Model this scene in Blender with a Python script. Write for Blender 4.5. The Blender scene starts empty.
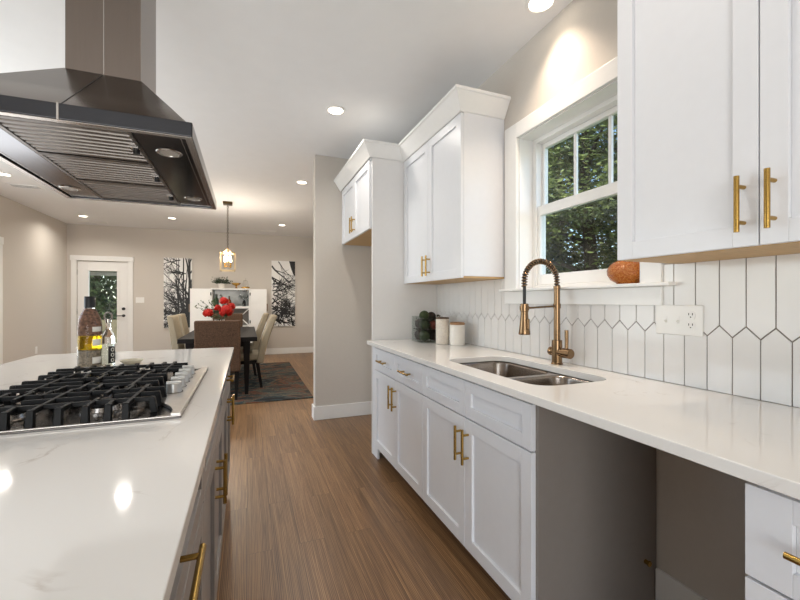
import bpy, bmesh, math, random
from mathutils import Vector, Matrix
C = bpy.context.scene.collection
PI = math.pi
random.seed(7)

# ---------------------------------------------------------------- camera, world, sun and added fill lamps
TH = math.atan(153 / 392.0)
cam_d = bpy.data.cameras.new('camera')
cam_d.lens = 392 / 800 * 36.0
cam_d.sensor_width = 36.0
cam_d.shift_y = 1 / 800
cam_d.clip_start = 0.02
cam = bpy.data.objects.new('camera', cam_d)
C.objects.link(cam)
cam.location = (0, 0, 1.23)
cam.rotation_euler = (PI / 2, 0, -TH)
S = bpy.context.scene
S.camera = cam
S.view_settings.view_transform = 'Standard'
S.view_settings.look = 'None'
S.view_settings.gamma = 1
S.view_settings.use_curve_mapping = False
S.view_settings.exposure = 0.0

W = bpy.data.worlds.new('sky')
S.world = W
W.use_nodes = True
wn = W.node_tree
sky = wn.nodes.new('ShaderNodeTexSky')
sky.sky_type = 'NISHITA'
sky.sun_disc = False
sky.sun_elevation = math.radians(48)
sky.sun_rotation = math.radians(190)
wn.links.new(sky.outputs[0], wn.nodes['Background'].inputs[0])
wn.nodes['Background'].inputs[1].default_value = 0.5

def lamp(name, kind, loc, rot, power, color=(1, 1, 1), parent=None, **kw):
    d = bpy.data.lights.new(name, kind)
    d.energy = power
    d.color = color
    for k, v in kw.items():
        setattr(d, k, v)
    o = bpy.data.objects.new(name, d)
    C.objects.link(o)
    o.location = loc
    o.rotation_euler = rot
    if parent:
        o.parent = parent
    return o

sun = lamp('sun', 'SUN', (0, -5, 12), (math.radians(42), 0, math.radians(-14)), 5.0, (1, .95, .86), angle=.02)
# added fill from the left, set at an unseen window opening
lamp('left_fill', 'AREA', (-3.22, 3.7, 1.4), (0, math.radians(-90), 0), 45, (.84, .92, 1.0), shape='RECTANGLE', size=2.0, size_y=3.0)
# added fill lamps aimed at the ceiling, behind the camera and in the living side
lamp('ceiling_fill', 'AREA', (-.6, -1.1, 1.0), (PI, 0, 0), 24, (.95, .98, 1), shape='DISK', size=2.0)
lamp('rear_fill', 'AREA', (-1.35, -2.93, 1.02), (math.radians(90), 0, 0), 74, (.92, .95, 1.0), shape='RECTANGLE', size=2.3, size_y=1.9)  # added fill from behind, set at an unseen patio door
lamp('ceiling_fill', 'AREA', (-2.3, 3.9, .75), (PI, 0, 0), 30, (.95, .98, 1), shape='DISK', size=1.8)
DOWN_POWER = 8.0
DOWN_COL = (1.0, .94, .86)
SINK_COL = (1.0, .80, .62)

# ---------------------------------------------------------------- helpers
def lin(c):
    r = []
    for v in c:
        v = v / 255
        r.append(v / 12.92 if v <= .04045 else ((v + .055) / 1.055) ** 2.4)
    return (*r, 1)

ORG = {}

def new_mat(name):
    m = bpy.data.materials.new(name)
    m.use_nodes = True
    nt = m.node_tree
    return m, nt, nt.nodes['Principled BSDF']

def mat(name, rgb, rough=.5, metal=0, var=.04, scale=30, bump=0, stretch=None, **kw):
    """plain surface with a little procedural mottling"""
    m, nt, p = new_mat(name)
    c = lin(rgb)
    geo = nt.nodes.new('ShaderNodeTexCoord')
    mp = nt.nodes.new('ShaderNodeMapping')
    if stretch:
        mp.inputs['Scale'].default_value = stretch
    nz = nt.nodes.new('ShaderNodeTexNoise')
    nz.inputs['Scale'].default_value = scale
    nz.inputs['Detail'].default_value = 4
    nt.links.new(geo.outputs['Object'], mp.inputs[0])
    nt.links.new(mp.outputs[0], nz.inputs[0])
    rp = nt.nodes.new('ShaderNodeValToRGB')
    rp.color_ramp.elements[0].position = .3
    rp.color_ramp.elements[1].position = .7
    rp.color_ramp.elements[0].color = (*[v * (1 - var) for v in c[:3]], 1)
    rp.color_ramp.elements[1].color = (*[min(1, v * (1 + var)) for v in c[:3]], 1)
    nt.links.new(nz.outputs[0], rp.inputs[0])
    nt.links.new(rp.outputs[0], p.inputs['Base Color'])
    p.inputs['Roughness'].default_value = rough
    p.inputs['Metallic'].default_value = metal
    for k, v in kw.items():
        p.inputs[k.replace('_', ' ')].default_value = v
    if bump:
        b = nt.nodes.new('ShaderNodeBump')
        b.inputs['Strength'].default_value = bump
        b.inputs['Distance'].default_value = .003
        nt.links.new(nz.outputs[0], b.inputs['Height'])
        nt.links.new(b.outputs[0], p.inputs['Normal'])
    return m

def glow(name, rgb, strength):
    m, nt, p = new_mat(name)
    p.inputs['Base Color'].default_value = lin(rgb)
    p.inputs['Emission Color'].default_value = lin(rgb)
    p.inputs['Emission Strength'].default_value = strength
    return m

def pane_glass(name, tint=(1, 1, 1), refl=1.5):
    m, nt, p = new_mat(name)
    nt.nodes.remove(p)
    out = nt.nodes['Material Output']
    mx = nt.nodes.new('ShaderNodeMixShader')
    fr = nt.nodes.new('ShaderNodeFresnel')
    fr.inputs[0].default_value = refl
    tr = nt.nodes.new('ShaderNodeBsdfTransparent')
    tr.inputs[0].default_value = (*tint, 1)
    gl = nt.nodes.new('ShaderNodeBsdfGlossy')
    gl.inputs['Roughness'].default_value = .01
    ge = nt.nodes.new('ShaderNodeNewGeometry')
    mu = nt.nodes.new('ShaderNodeMath'); mu.operation = 'MULTIPLY_ADD'; mu.inputs[1].default_value = -1; mu.inputs[2].default_value = 1
    m2 = nt.nodes.new('ShaderNodeMath'); m2.operation = 'MULTIPLY'
    nt.links.new(ge.outputs['Backfacing'], mu.inputs[0]); nt.links.new(mu.outputs[0], m2.inputs[0]); nt.links.new(fr.outputs[0], m2.inputs[1])
    nt.links.new(m2.outputs[0], mx.inputs[0])
    nt.links.new(tr.outputs[0], mx.inputs[1])
    nt.links.new(gl.outputs[0], mx.inputs[2])
    nt.links.new(mx.outputs[0], out.inputs[0])
    return m

class MB:
    def __init__(s):
        s.b = bmesh.new()
    def box(s, x0, x1, y0, y1, z0, z1):
        x0, x1 = sorted((x0, x1)); y0, y1 = sorted((y0, y1)); z0, z1 = sorted((z0, z1))
        v = [s.b.verts.new(p) for p in ((x0, y0, z0), (x1, y0, z0), (x1, y1, z0), (x0, y1, z0), (x0, y0, z1), (x1, y0, z1), (x1, y1, z1), (x0, y1, z1))]
        for f in ((3, 2, 1, 0), (4, 5, 6, 7), (0, 1, 5, 4), (1, 2, 6, 5), (2, 3, 7, 6), (3, 0, 4, 7)):
            s.b.faces.new([v[i] for i in f])
        return s
    def hexa(s, bot, top):
        """two loops of the same length, joined and capped"""
        a = [s.b.verts.new(p) for p in bot]; c = [s.b.verts.new(p) for p in top]
        n = len(a)
        s.b.faces.new(a[::-1]); s.b.faces.new(c)
        for i in range(n):
            j = (i + 1) % n
            s.b.faces.new((a[i], a[j], c[j], c[i]))
        return s
    def loft(s, rings, cap0=True, cap1=True):
        R = [[s.b.verts.new(p) for p in r] for r in rings]
        n = len(R[0])
        for a, c in zip(R, R[1:]):
            for i in range(n):
                j = (i + 1) % n
                s.b.faces.new((a[i], a[j], c[j], c[i]))
        if cap0: s.b.faces.new(R[0][::-1])
        if cap1: s.b.faces.new(R[-1])
        return s
    def lathe(s, prof, c=(0, 0, 0), n=24, axis='z', caps=True):
        rings = []
        for r, h in prof:
            ring = []
            for k in range(n):
                a = 2 * PI * k / n
                u, w = r * math.cos(a), r * math.sin(a)
                p = (u, w, h) if axis == 'z' else ((h, u, w) if axis == 'x' else (w, h, u))
                ring.append((c[0] + p[0], c[1] + p[1], c[2] + p[2]))
            rings.append(ring)
        return s.loft(rings, caps, caps)
    def cyl(s, p0, p1, r0, r1=None, n=12):
        return s.tube([p0, p1], [r0, r0 if r1 is None else r1], n)
    def tube(s, pts, r, n=10):
        pts = [Vector(p) for p in pts]
        if not isinstance(r, (list, tuple)): r = [r] * len(pts)
        rings = []
        t0 = (pts[1] - pts[0]).normalized()
        ref = Vector((0, 0, 1)) if abs(t0.z) < .9 else Vector((1, 0, 0))
        nrm = t0.cross(ref).normalized()
        for i, p in enumerate(pts):
            t = (pts[min(i + 1, len(pts) - 1)] - pts[max(i - 1, 0)]).normalized()
            nrm = (nrm - t * nrm.dot(t)).normalized()
            bn = t.cross(nrm)
            rings.append([tuple(p + (nrm * math.cos(2 * PI * k / n) + bn * math.sin(2 * PI * k / n)) * r[i]) for k in range(n)])
        return s.loft(rings)
    def sphere(s, c, r, n=12, sz=1.0):
        m = n // 2
        prof = [(max(r * math.sin(PI * i / m), 1e-4), -r * sz * math.cos(PI * i / m)) for i in range(m + 1)]
        return s.lathe(prof, c, n)
    def prism(s, poly, axis, a0, a1):
        def P(u, w, a):
            return (a, u, w) if axis == 'x' else ((u, a, w) if axis == 'y' else (u, w, a))
        return s.hexa([P(u, w, a0) for u, w in poly], [P(u, w, a1) for u, w in poly])
    def quad(s, *p):
        s.b.faces.new([s.b.verts.new(q) for q in p]); return s
    def build(s, name, m, parent=None, loc=None, smooth=False, bevel=0, segs=2, solid=0):
        bmesh.ops.recalc_face_normals(s.b, faces=s.b.faces)
        me = bpy.data.meshes.new(name)
        off = Vector(ORG[parent.name]) if parent else Vector(loc or (0, 0, 0))
        for v in s.b.verts: v.co -= off
        s.b.to_mesh(me); s.b.free()
        o = bpy.data.objects.new(name, me)
        C.objects.link(o)
        ORG[o.name] = off
        me.materials.append(m)
        if parent: o.parent = parent
        else: o.location = off
        if smooth:
            for f in me.polygons: f.use_smooth = True
            me.set_sharp_from_angle(angle=math.radians(40))
        if solid:
            q = o.modifiers.new('thickness', 'SOLIDIFY'); q.thickness = solid; q.offset = 0
        if bevel:
            q = o.modifiers.new('bevel', 'BEVEL'); q.width = bevel; q.segments = segs; q.limit_method = 'ANGLE'
            q.angle_limit = math.radians(40)
            q.harden_normals = True
            for f in me.polygons: f.use_smooth = True
        return o

def tag(o, label, cat, group=None, kind=None):
    if label: o['label'] = label
    if cat: o['category'] = cat
    if group: o['group'] = group
    if kind: o['kind'] = kind
    return o

def thing(name, label, cat, loc, group=None):
    o = bpy.data.objects.new(name, None)
    o.empty_display_size = .05
    C.objects.link(o)
    o.location = loc
    ORG[o.name] = Vector(loc)
    return tag(o, label, cat, group)

def struct(o):
    o['kind'] = 'structure'; return o

def struct_root(name, loc):
    o = bpy.data.objects.new(name, None); C.objects.link(o); o.location = loc; ORG[o.name] = Vector(loc)
    return struct(o)

def copy_tree(o, loc=None, rotz=None, label=None, parent=None):
    c = o.copy(); C.objects.link(c)
    if parent:
        c.parent = parent
    if loc is not None: c.location = loc
    if rotz is not None: c.rotation_euler = (0, 0, rotz)
    if label: c['label'] = label
    ORG[c.name] = Vector(c.location) if not parent else ORG[parent.name]
    for ch in list(o.children):
        copy_tree(ch, parent=c)
    return c

# ---------------------------------------------------------------- materials
M_ceil = mat('ceiling_paint', (238, 238, 238), .8, var=.01, scale=8)
M_wall = mat('greige_paint', (206, 199, 190), .75, var=.012, scale=60, bump=.05)
M_trim = mat('white_trim_paint', (238, 237, 234), .35, var=.008)
M_cab = mat('white_cabinet_paint', (226, 227, 230), .32, var=.008)
M_cabside = mat('white_melamine', (226, 224, 222), .4, var=.01)
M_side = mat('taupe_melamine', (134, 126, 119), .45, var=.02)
M_ply = mat('birch_plywood', (196, 160, 108), .5, var=.12, scale=14, stretch=(1, 9, 1))
M_toe = mat('dark_toe_kick', (70, 58, 48), .6)
M_grey = mat('grey_cabinet_paint', (150, 145, 141), .32, var=.01)
M_brass = mat('brushed_brass', (176, 142, 76), .27, 1, var=.06, scale=60, stretch=(20, 1, 1))
M_bronze = mat('champagne_bronze', (138, 112, 84), .26, 1, var=.05, scale=60)
M_black = mat('matte_black', (16, 16, 17), .45, var=.1, scale=80)
M_iron = mat('cast_iron', (11, 11, 12), .5, var=.2, scale=220, bump=.15, Specular_IOR_Level=.22)
M_tile = mat('white_glazed_tile', (226, 224, 221), .12, var=.02, scale=9)
M_grout = mat('taupe_grout', (128, 119, 110), .9, var=.08, scale=90)
M_plate = mat('white_plastic', (236, 234, 229), .3, var=.005)
M_slot = mat('dark_slot', (40, 38, 36), .6)
M_steel = mat('brushed_steel', (176, 170, 164), .25, 1, var=.07, scale=50, stretch=(1, 1, 30))
M_steelb = mat('lit_brushed_steel', (206, 201, 195), .3, 1, var=.05, scale=50, stretch=(1, 1, 30))  # steel lightened for the light that the control panel reflects
M_knob = mat('satin_knob', (196, 194, 190), .38, 1, var=.02)
M_hood = mat('hood_steel', (122, 112, 104), .24, 1, var=.03, scale=8, stretch=(24, 24, .6))
M_hoodf = mat('hood_fascia_steel', (62, 62, 64), .16, 1, var=.04, scale=20, stretch=(1, 1, 8))
M_filter = mat('filter_steel', (92, 86, 81), .3, 1, var=.08, scale=60)
M_sinkst = mat('sink_steel', (150, 140, 130), .24, 1, var=.08, scale=40, stretch=(1, 1, 20))
M_gold = mat('gold_metal', (206, 164, 88), .25, 1, var=.05)
M_champ = mat('champagne_metal', (206, 182, 140), .3, 1, var=.03)
M_ant = mat('antique_brass', (84, 70, 50), .35, 1, var=.1)
M_fab = mat('cream_linen', (158, 146, 124), .9, var=.08, scale=160, bump=.3)
M_fabd = mat('brown_tweed', (90, 67, 50), .95, var=.4, scale=75, bump=.5)
M_dwood = mat('espresso_wood', (17, 12, 10), .5, var=.25, scale=14, stretch=(1, 12, 12), Specular_IOR_Level=.25)
M_mirror = mat('mirror', (128, 132, 130), .12, 0, var=.15, scale=9)
M_pane = pane_glass('window_glass', (.93, .96, .95))
M_cglass = pane_glass('clear_thin_glass', (.90, .92, .91), 1.35)
M_lglass = pane_glass('lantern_glass', (.985, .985, .98), 1.4)
M_bark = mat('bark', (70, 58, 46), .9, var=.3, scale=30, bump=.5)
M_grass = mat('grass', (70, 92, 44), .9, var=.4, scale=6)
M_red = mat('red_petal', (190, 24, 8), .55, var=.25, scale=40)
M_stem = mat('green_leaf', (58, 78, 40), .6, var=.3, scale=30)
M_lens = glow('downlight_lens', (255, 240, 218), 9)
M_bulb = glow('candle_bulb', (255, 226, 180), 60)

def leaf_mat(name, a, b):
    m, nt, p = new_mat(name)
    nz = nt.nodes.new('ShaderNodeTexNoise'); nz.inputs['Scale'].default_value = 2.2; nz.inputs['Detail'].default_value = 6
    tc = nt.nodes.new('ShaderNodeTexCoord'); nt.links.new(tc.outputs['Object'], nz.inputs[0])
    rp = nt.nodes.new('ShaderNodeValToRGB')
    rp.color_ramp.elements[0].position = .38; rp.color_ramp.elements[1].position = .66
    rp.color_ramp.elements[0].color = lin(a); rp.color_ramp.elements[1].color = lin(b)
    nt.links.new(nz.outputs[0], rp.inputs[0]); nt.links.new(rp.outputs[0], p.inputs['Base Color'])
    p.inputs['Roughness'].default_value = .5
    out = nt.nodes['Material Output']
    tl = nt.nodes.new('ShaderNodeBsdfTranslucent'); nt.links.new(rp.outputs[0], tl.inputs[0])
    mx = nt.nodes.new('ShaderNodeMixShader'); mx.inputs[0].default_value = .3
    nt.links.new(p.outputs[0], mx.inputs[1]); nt.links.new(tl.outputs[0], mx.inputs[2]); nt.links.new(mx.outputs[0], out.inputs[0])
    return m
M_leaf = leaf_mat('tree_leaf', (62, 76, 38), (138, 148, 78))
M_leafd = leaf_mat('dark_tree_leaf', (40, 52, 32), (92, 106, 60))

def quartz():
    m, nt, p = new_mat('white_quartz')
    tc = nt.nodes.new('ShaderNodeTexCoord')
    n1 = nt.nodes.new('ShaderNodeTexNoise'); n1.inputs['Scale'].default_value = 3.2; n1.inputs['Detail'].default_value = 9; n1.inputs['Distortion'].default_value = 1.6
    n2 = nt.nodes.new('ShaderNodeTexNoise'); n2.inputs['Scale'].default_value = 5.5; n2.inputs['Detail'].default_value = 3
    nt.links.new(tc.outputs['Object'], n1.inputs[0]); nt.links.new(tc.outputs['Object'], n2.inputs[0])
    r1 = nt.nodes.new('ShaderNodeValToRGB')                         # thin veins where the noise crosses .5
    e = r1.color_ramp.elements
    e[0].position = .485; e[0].color = (0, 0, 0, 1); e[1].position = .5; e[1].color = (1, 1, 1, 1)
    x = e.new(.515); x.color = (0, 0, 0, 1)
    nt.links.new(n1.outputs[0], r1.inputs[0])
    r2 = nt.nodes.new('ShaderNodeValToRGB'); r2.color_ramp.elements[0].position = .55; r2.color_ramp.elements[1].position = .7
    nt.links.new(n2.outputs[0], r2.inputs[0])
    mu = nt.nodes.new('ShaderNodeMath'); mu.operation = 'MULTIPLY'
    nt.links.new(r1.outputs[0], mu.inputs[0]); nt.links.new(r2.outputs[0], mu.inputs[1])
    m2 = nt.nodes.new('ShaderNodeMath'); m2.operation = 'MULTIPLY'; m2.inputs[1].default_value = .5
    nt.links.new(mu.outputs[0], m2.inputs[0])
    mx = nt.nodes.new('ShaderNodeMix'); mx.data_type = 'RGBA'
    mx.inputs['A'].default_value = lin((233, 230, 225)); mx.inputs['B'].default_value = lin((176, 162, 148))
    nt.links.new(m2.outputs[0], mx.inputs['Factor'])
    nt.links.new(mx.outputs['Result'], p.inputs['Base Color'])
    p.inputs['Roughness'].default_value = .075
    return m
M_quartz = quartz()

def floor_mat():
    m, nt, p = new_mat('oak_plank_floor')
    L = nt.links.new
    tc = nt.nodes.new('ShaderNodeTexCoord')
    sep = nt.nodes.new('ShaderNodeSeparateXYZ'); L(tc.outputs['Object'], sep.inputs[0])
    cmb = nt.nodes.new('ShaderNodeCombineXYZ'); L(sep.outputs[1], cmb.inputs[0]); L(sep.outputs[0], cmb.inputs[1])
    bk = nt.nodes.new('ShaderNodeTexBrick')
    bk.inputs['Scale'].default_value = 1; bk.inputs['Brick Width'].default_value = 1.25; bk.inputs['Row Height'].default_value = .125
    bk.inputs['Mortar Size'].default_value = .0009; bk.inputs['Mortar Smooth'].default_value = .2; bk.offset = .37
    bk.inputs['Color1'].default_value = (0, 0, 0, 1); bk.inputs['Color2'].default_value = (1, 1, 1, 1); bk.inputs['Mortar'].default_value = (.5, .5, .5, 1)
    L(cmb.outputs[0], bk.inputs[0])
    # grain: noise stretched along the boards, moved on from board to board
    sc = nt.nodes.new('ShaderNodeVectorMath'); sc.operation = 'MULTIPLY'; sc.inputs[1].default_value = (38, 1.1, 1)
    L(tc.outputs['Object'], sc.inputs[0])
    ad = nt.nodes.new('ShaderNodeVectorMath'); ad.operation = 'ADD'
    mv = nt.nodes.new('ShaderNodeVectorMath'); mv.operation = 'SCALE'; mv.inputs['Scale'].default_value = 13
    L(bk.outputs['Color'], mv.inputs[0]); L(sc.outputs[0], ad.inputs[0]); L(mv.outputs[0], ad.inputs[1])
    n1 = nt.nodes.new('ShaderNodeTexNoise'); n1.inputs['Scale'].default_value = 1.0; n1.inputs['Detail'].default_value = 8; n1.inputs['Roughness'].default_value = .65; n1.inputs['Distortion'].default_value = 1.2
    L(ad.outputs[0], n1.inputs[0])
    wv = nt.nodes.new('ShaderNodeTexWave'); wv.bands_direction = 'X'; wv.inputs['Scale'].default_value = 1.3; wv.inputs['Distortion'].default_value = 7; wv.inputs['Detail'].default_value = 3; wv.inputs['Detail Scale'].default_value = 1.2
    L(ad.outputs[0], wv.inputs[0])
    mxg = nt.nodes.new('ShaderNodeMath'); mxg.operation = 'MULTIPLY_ADD'; mxg.inputs[1].default_value = .35
    L(wv.outputs['Fac'], mxg.inputs[0]); L(n1.outputs[0], mxg.inputs[2])
    rp = nt.nodes.new('ShaderNodeValToRGB')
    e = rp.color_ramp.elements
    e[0].position = .38; e[0].color = lin((82, 58, 37)); e[1].position = .95; e[1].color = lin((166, 130, 91))
    x = e.new(.66); x.color = lin((124, 91, 61))
    L(mxg.outputs[0], rp.inputs[0])
    hs = nt.nodes.new('ShaderNodeHueSaturation')
    vr = nt.nodes.new('ShaderNodeMapRange'); vr.inputs['To Min'].default_value = .86; vr.inputs['To Max'].default_value = 1.14
    L(bk.outputs['Color'], vr.inputs['Value']); L(vr.outputs[0], hs.inputs['Value']); L(rp.outputs[0], hs.inputs['Color'])
    mx = nt.nodes.new('ShaderNodeMix'); mx.data_type = 'RGBA'; mx.inputs['B'].default_value = lin((76, 56, 42))
    L(bk.outputs['Fac'], mx.inputs['Factor']); L(hs.outputs[0], mx.inputs['A'])
    L(mx.outputs['Result'], p.inputs['Base Color'])
    p.inputs['Roughness'].default_value = .36
    b = nt.nodes.new('ShaderNodeBump'); b.inputs['Strength'].default_value = .12; b.inputs['Distance'].default_value = .002
    L(n1.outputs[0], b.inputs['Height']); L(b.outputs[0], p.inputs['Normal'])
    return m

def rug_mat():
    m, nt, p = new_mat('abstract_rug')
    L = nt.links.new
    tc = nt.nodes.new('ShaderNodeTexCoord')
    mp = nt.nodes.new('ShaderNodeMapping'); mp.inputs['Scale'].default_value = (1.3, 2.4, 1); L(tc.outputs['Object'], mp.inputs[0])
    n = nt.nodes.new('ShaderNodeTexNoise'); n.inputs['Scale'].default_value = 1.35; n.inputs['Detail'].default_value = 7; n.inputs['Roughness'].default_value = .62; n.inputs['Distortion'].default_value = 1.5
    L(mp.outputs[0], n.inputs[0])
    rp = nt.nodes.new('ShaderNodeValToRGB')
    e = rp.color_ramp.elements
    e[0].position = .41; e[0].color = lin((14, 14, 16)); e[1].position = .64; e[1].color = lin((24, 24, 28))
    for pos, c in ((.445, (56, 72, 72)), (.468, (12, 12, 13)), (.485, (112, 104, 84)), (.515, (40, 50, 50)), (.55, (118, 62, 38)), (.575, (80, 68, 42)), (.605, (22, 30, 34))):
        x = e.new(pos); x.color = lin(c)
    L(n.outputs[0], rp.inputs[0]); L(rp.outputs[0], p.inputs['Base Color'])
    p.inputs['Roughness'].default_value = .95
    return m

# ---------------------------------------------------------------- the setting
XW, XL, YB, YF, ZC = 1.528, -3.28, -3.0, 9.5, 2.743
struct(MB().box(XL - .15, 1.7, YB - .15, YF + .15, -.12, 0).build('floor', floor_mat()))
struct(MB().box(XL - .15, 1.7, YB - .15, YF + .15, ZC, ZC + .15).build('ceiling', M_ceil))

def wall_x(name, x0, x1, y0, y1, holes):
    """wall in a plane x = const, with openings (y0, y1, z0, z1)"""
    b = MB(); y = y0
    for (a, c, z0, z1) in sorted(holes):
        b.box(x0, x1, y, a, 0, ZC)
        if z0 > 0: b.box(x0, x1, a, c, 0, z0)
        b.box(x0, x1, a, c, z1, ZC)
        y = c
    b.box(x0, x1, y, y1, 0, ZC)
    return struct(b.build(name, M_wall))

# kitchen window opening
WY0, WY1, WZ0, WZ1 = 1.146, 1.941, 1.285, 2.21
wall_x('wall_right', XW, 1.70, YB - .15, YF + .15, [(WY0, WY1, WZ0, WZ1)])
wall_x('wall_left', XL - .15, XL, YB - .15, YF + .15, [(2.2, 5.2, .4, 2.4), (6.34, 7.2, 0, 2.04)])
DX0, DX1, DZ = -3.12, -2.27, 2.03
b = MB()
b.box(XL, DX0, YF, YF + .15, 0, ZC).box(DX1, XW, YF, YF + .15, 0, ZC).box(DX0, DX1, YF, YF + .15, DZ, ZC)
struct(b.build('wall_far', M_wall))
b = MB().box(XL, -2.55, YB - .15, YB, 0, ZC).box(-.15, XW, YB - .15, YB, 0, ZC).box(-2.55, -.15, YB - .15, YB, 2.05, ZC)
struct(b.build('wall_near', M_wall))
struct(MB().box(.655, XW, 4.09, 4.205, 0, ZC).build('wall_partition', M_wall, bevel=.004))

def board_profile_box(b, x0, x1, y0, y1, z=.14):
    b.box(x0, x1, y0, y1, 0, z)
bb = MB(); board_profile_box(bb, .64, XW, 4.075, 4.09); board_profile_box(bb, .64, .655, 4.09, 4.205); board_profile_box(bb, .64, XW, 4.205, 4.22)
struct(bb.build('baseboard_partition', M_trim, bevel=.004))
bb = MB(); board_profile_box(bb, -2.17, XW, YF - .016, YF)
struct(bb.build('baseboard_far', M_trim, bevel=.004))
bb = MB(); board_profile_box(bb, XL, XL + .016, 7.31, YF); board_profile_box(bb, XL, XL + .016, .85, 6.23)
struct(bb.build('baseboard_left', M_trim, bevel=.004))
bb = MB(); board_profile_box(bb, XW - .016, XW, .478, 1.084, .168); board_profile_box(bb, XW - .016, XW, 3.042, 4.075); board_profile_box(bb, XW - .016, XW, 4.22, YF)
struct(bb.build('baseboard_right', M_trim, bevel=.004))

# window over the sink
wr = struct_root('window_1', (1.6, 1.54, 1.3))
b = MB()
b.box(1.506, XW, WY1, 2.055, 1.30, 2.30).box(1.506, XW, 1.055, WY0, 1.30, 2.30).box(1.506, XW, WY0, WY1, WZ1, 2.30)
b.build('casing', M_trim, wr, bevel=.003)
b = MB()
b.box(XW, 1.70, WY1 - .004, WY1 + .0, WZ0, WZ1).box(XW, 1.70, WY0, WY0 + .004, WZ0, WZ1).box(XW, 1.70, WY0, WY1, WZ1 - .004, WZ1)
b.build('jamb', M_trim, wr)
b = MB().box(1.476, 1.64, WY0 - .005, WY1 + .005, 1.288, 1.303).box(1.476, XW - .001, 1.005, WY0 - .0055, 1.288, 1.303).box(1.476, XW - .001, WY1 + .0055, 2.075, 1.288, 1.303)
b.build('sill', M_trim, wr, bevel=.004)
MB().box(1.506, XW, 1.055, 2.055, 1.213, 1.2875).build('apron', M_trim, wr, bevel=.002)
# vinyl frame and two sashes
fx0, fx1 = 1.625, 1.70
b = MB()
b.box(fx0, fx1, WY1 - .036, WY1 - .004, 1.303, 2.206).box(fx0, fx1, WY0 + .004, WY0 + .036, 1.303, 2.206).box(fx0, fx1, WY0 + .036, WY1 - .036, 2.18, 2.206).box(fx0, fx1, WY0 + .036, WY1 - .036, 1.303, 1.325)
b.build('frame', M_trim, wr, bevel=.003)
def sash(name, x0, x1, z0, z1, g0, g1, gy0, gy1, bars):
    y0, y1 = WY0 + .037, WY1 - .037
    b = MB()
    b.box(x0, x1, y0, gy0, z0, z1).box(x0, x1, gy1, y1, z0, z1).box(x0, x1, gy0, gy1, z0, g0).box(x0, x1, gy0, gy1, g1, z1)
    s = b.build(name, M_trim, wr, bevel=.003)
    MB().box((x0 + x1) / 2 - .003, (x0 + x1) / 2 + .003, gy0, gy1, g0, g1).build('glass_pane', M_pane, s)
    for y in bars:
        MB().box((x0 + x1) / 2 - .008, (x0 + x1) / 2 + .008, y - .009, y + .009, g0, g1).build('muntin', M_trim, s, bevel=.002)
sash('upper_sash', 1.668, 1.699, 1.775, 2.179, 1.809, 2.150, 1.215, 1.885, (1.433, 1.655))
sash('lower_sash', 1.636, 1.667, 1.326, 1.80, 1.388, 1.742, 1.215, 1.882, ())

# unseen window added in the left wall to carry the fill light
wr = struct_root('added_left_window', (XL - .07, 3.7, 1.4))
b = MB()
for y in (2.2, 3.2, 4.2, 5.14): b.box(XL - .1, XL - .04, y, y + .06, .4, 2.4)
b.box(XL - .1, XL - .04, 2.2, 5.2, .4, .46).box(XL - .1, XL - .04, 2.2, 5.2, 2.34, 2.4)
b.build('frame', M_trim, wr)
# unseen patio door added behind the camera to carry the rear fill
wr = struct_root('added_patio_door', (-1.35, YB - .07, 0))
b = MB()
for x in (-2.55, -1.39, -.22): b.box(x, x + .07, YB - .1, YB - .04, 0, 2.05)
b.box(-2.55, -.15, YB - .1, YB - .04, 0, .07).box(-2.55, -.15, YB - .1, YB - .04, 1.98, 2.05)
b.build('frame', M_trim, wr)
# back door
dr = struct_root('door_1', (-2.7, YF, 0))
b = MB()
b.box(DX0 - .09, DX0, YF - .02, YF, 0, DZ).box(DX1, DX1 + .09, YF - .02, YF, 0, DZ).box(DX0 - .105, DX1 + .105, YF - .026, YF, DZ, DZ + .10)
b.build('casing', M_trim, dr, bevel=.004)
gx0, gx1, gz0, gz1 = -2.93, -2.46, .38, 1.83
b = MB()
y0, y1 = YF + .012, YF + .056
b.box(DX0 + .006, gx0, y0, y1, .01, DZ - .006).box(gx1, DX1 - .006, y0, y1, .01, DZ - .006).box(gx0, gx1, y0, y1, .01, gz0).box(gx0, gx1, y0, y1, gz1, DZ - .006)
slab = b.build('slab', M_trim, dr, bevel=.003)
b = MB()
for q in ((gx0 - .03, gx0, gz0 - .03, gz1 + .03), (gx1, gx1 + .03, gz0 - .03, gz1 + .03), (gx0, gx1, gz0 - .03, gz0), (gx0, gx1, gz1, gz1 + .03)):
    b.box(q[0], q[1], y0 - .014, y0, q[2], q[3])
b.build('glass_frame', M_trim, slab, bevel=.004)
MB().box(gx0, gx1, y0 + .01, y0 + .016, gz0, gz1).build('glass_pane', M_pane, slab)
MB().box(gx0 + .01, gx1 - .01, y0 + .018, y0 + .03, gz1 - .09, gz1 - .01).build('blind_stack', mat('blind_grey', (150, 152, 150), .6), slab)
b = MB().lathe([(.028, y0 - .016), (.028, y0)], (DX1 - .075, 0, .93), 16, 'y').cyl((DX1 - .075, y0 - .012, .93), (DX1 - .075, y0 - .05, .93), .009).cyl((DX1 - .072, y0 - .05, .93), (DX1 - .20, y0 - .05, .93), .009)
b.build('lever_handle', M_black, slab, smooth=True)
MB().lathe([(.030, y0 - .026), (.030, y0)], (DX1 - .075, 0, 1.07), 16, 'y').build('deadbolt', M_black, slab, smooth=True)
b = MB()
for z in (.25, 1.02, 1.80): b.cyl((DX0 + .002, y0 - .004, z - .05), (DX0 + .002, y0 - .004, z + .05), .007)
b.build('hinges', M_steel, slab)
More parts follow.
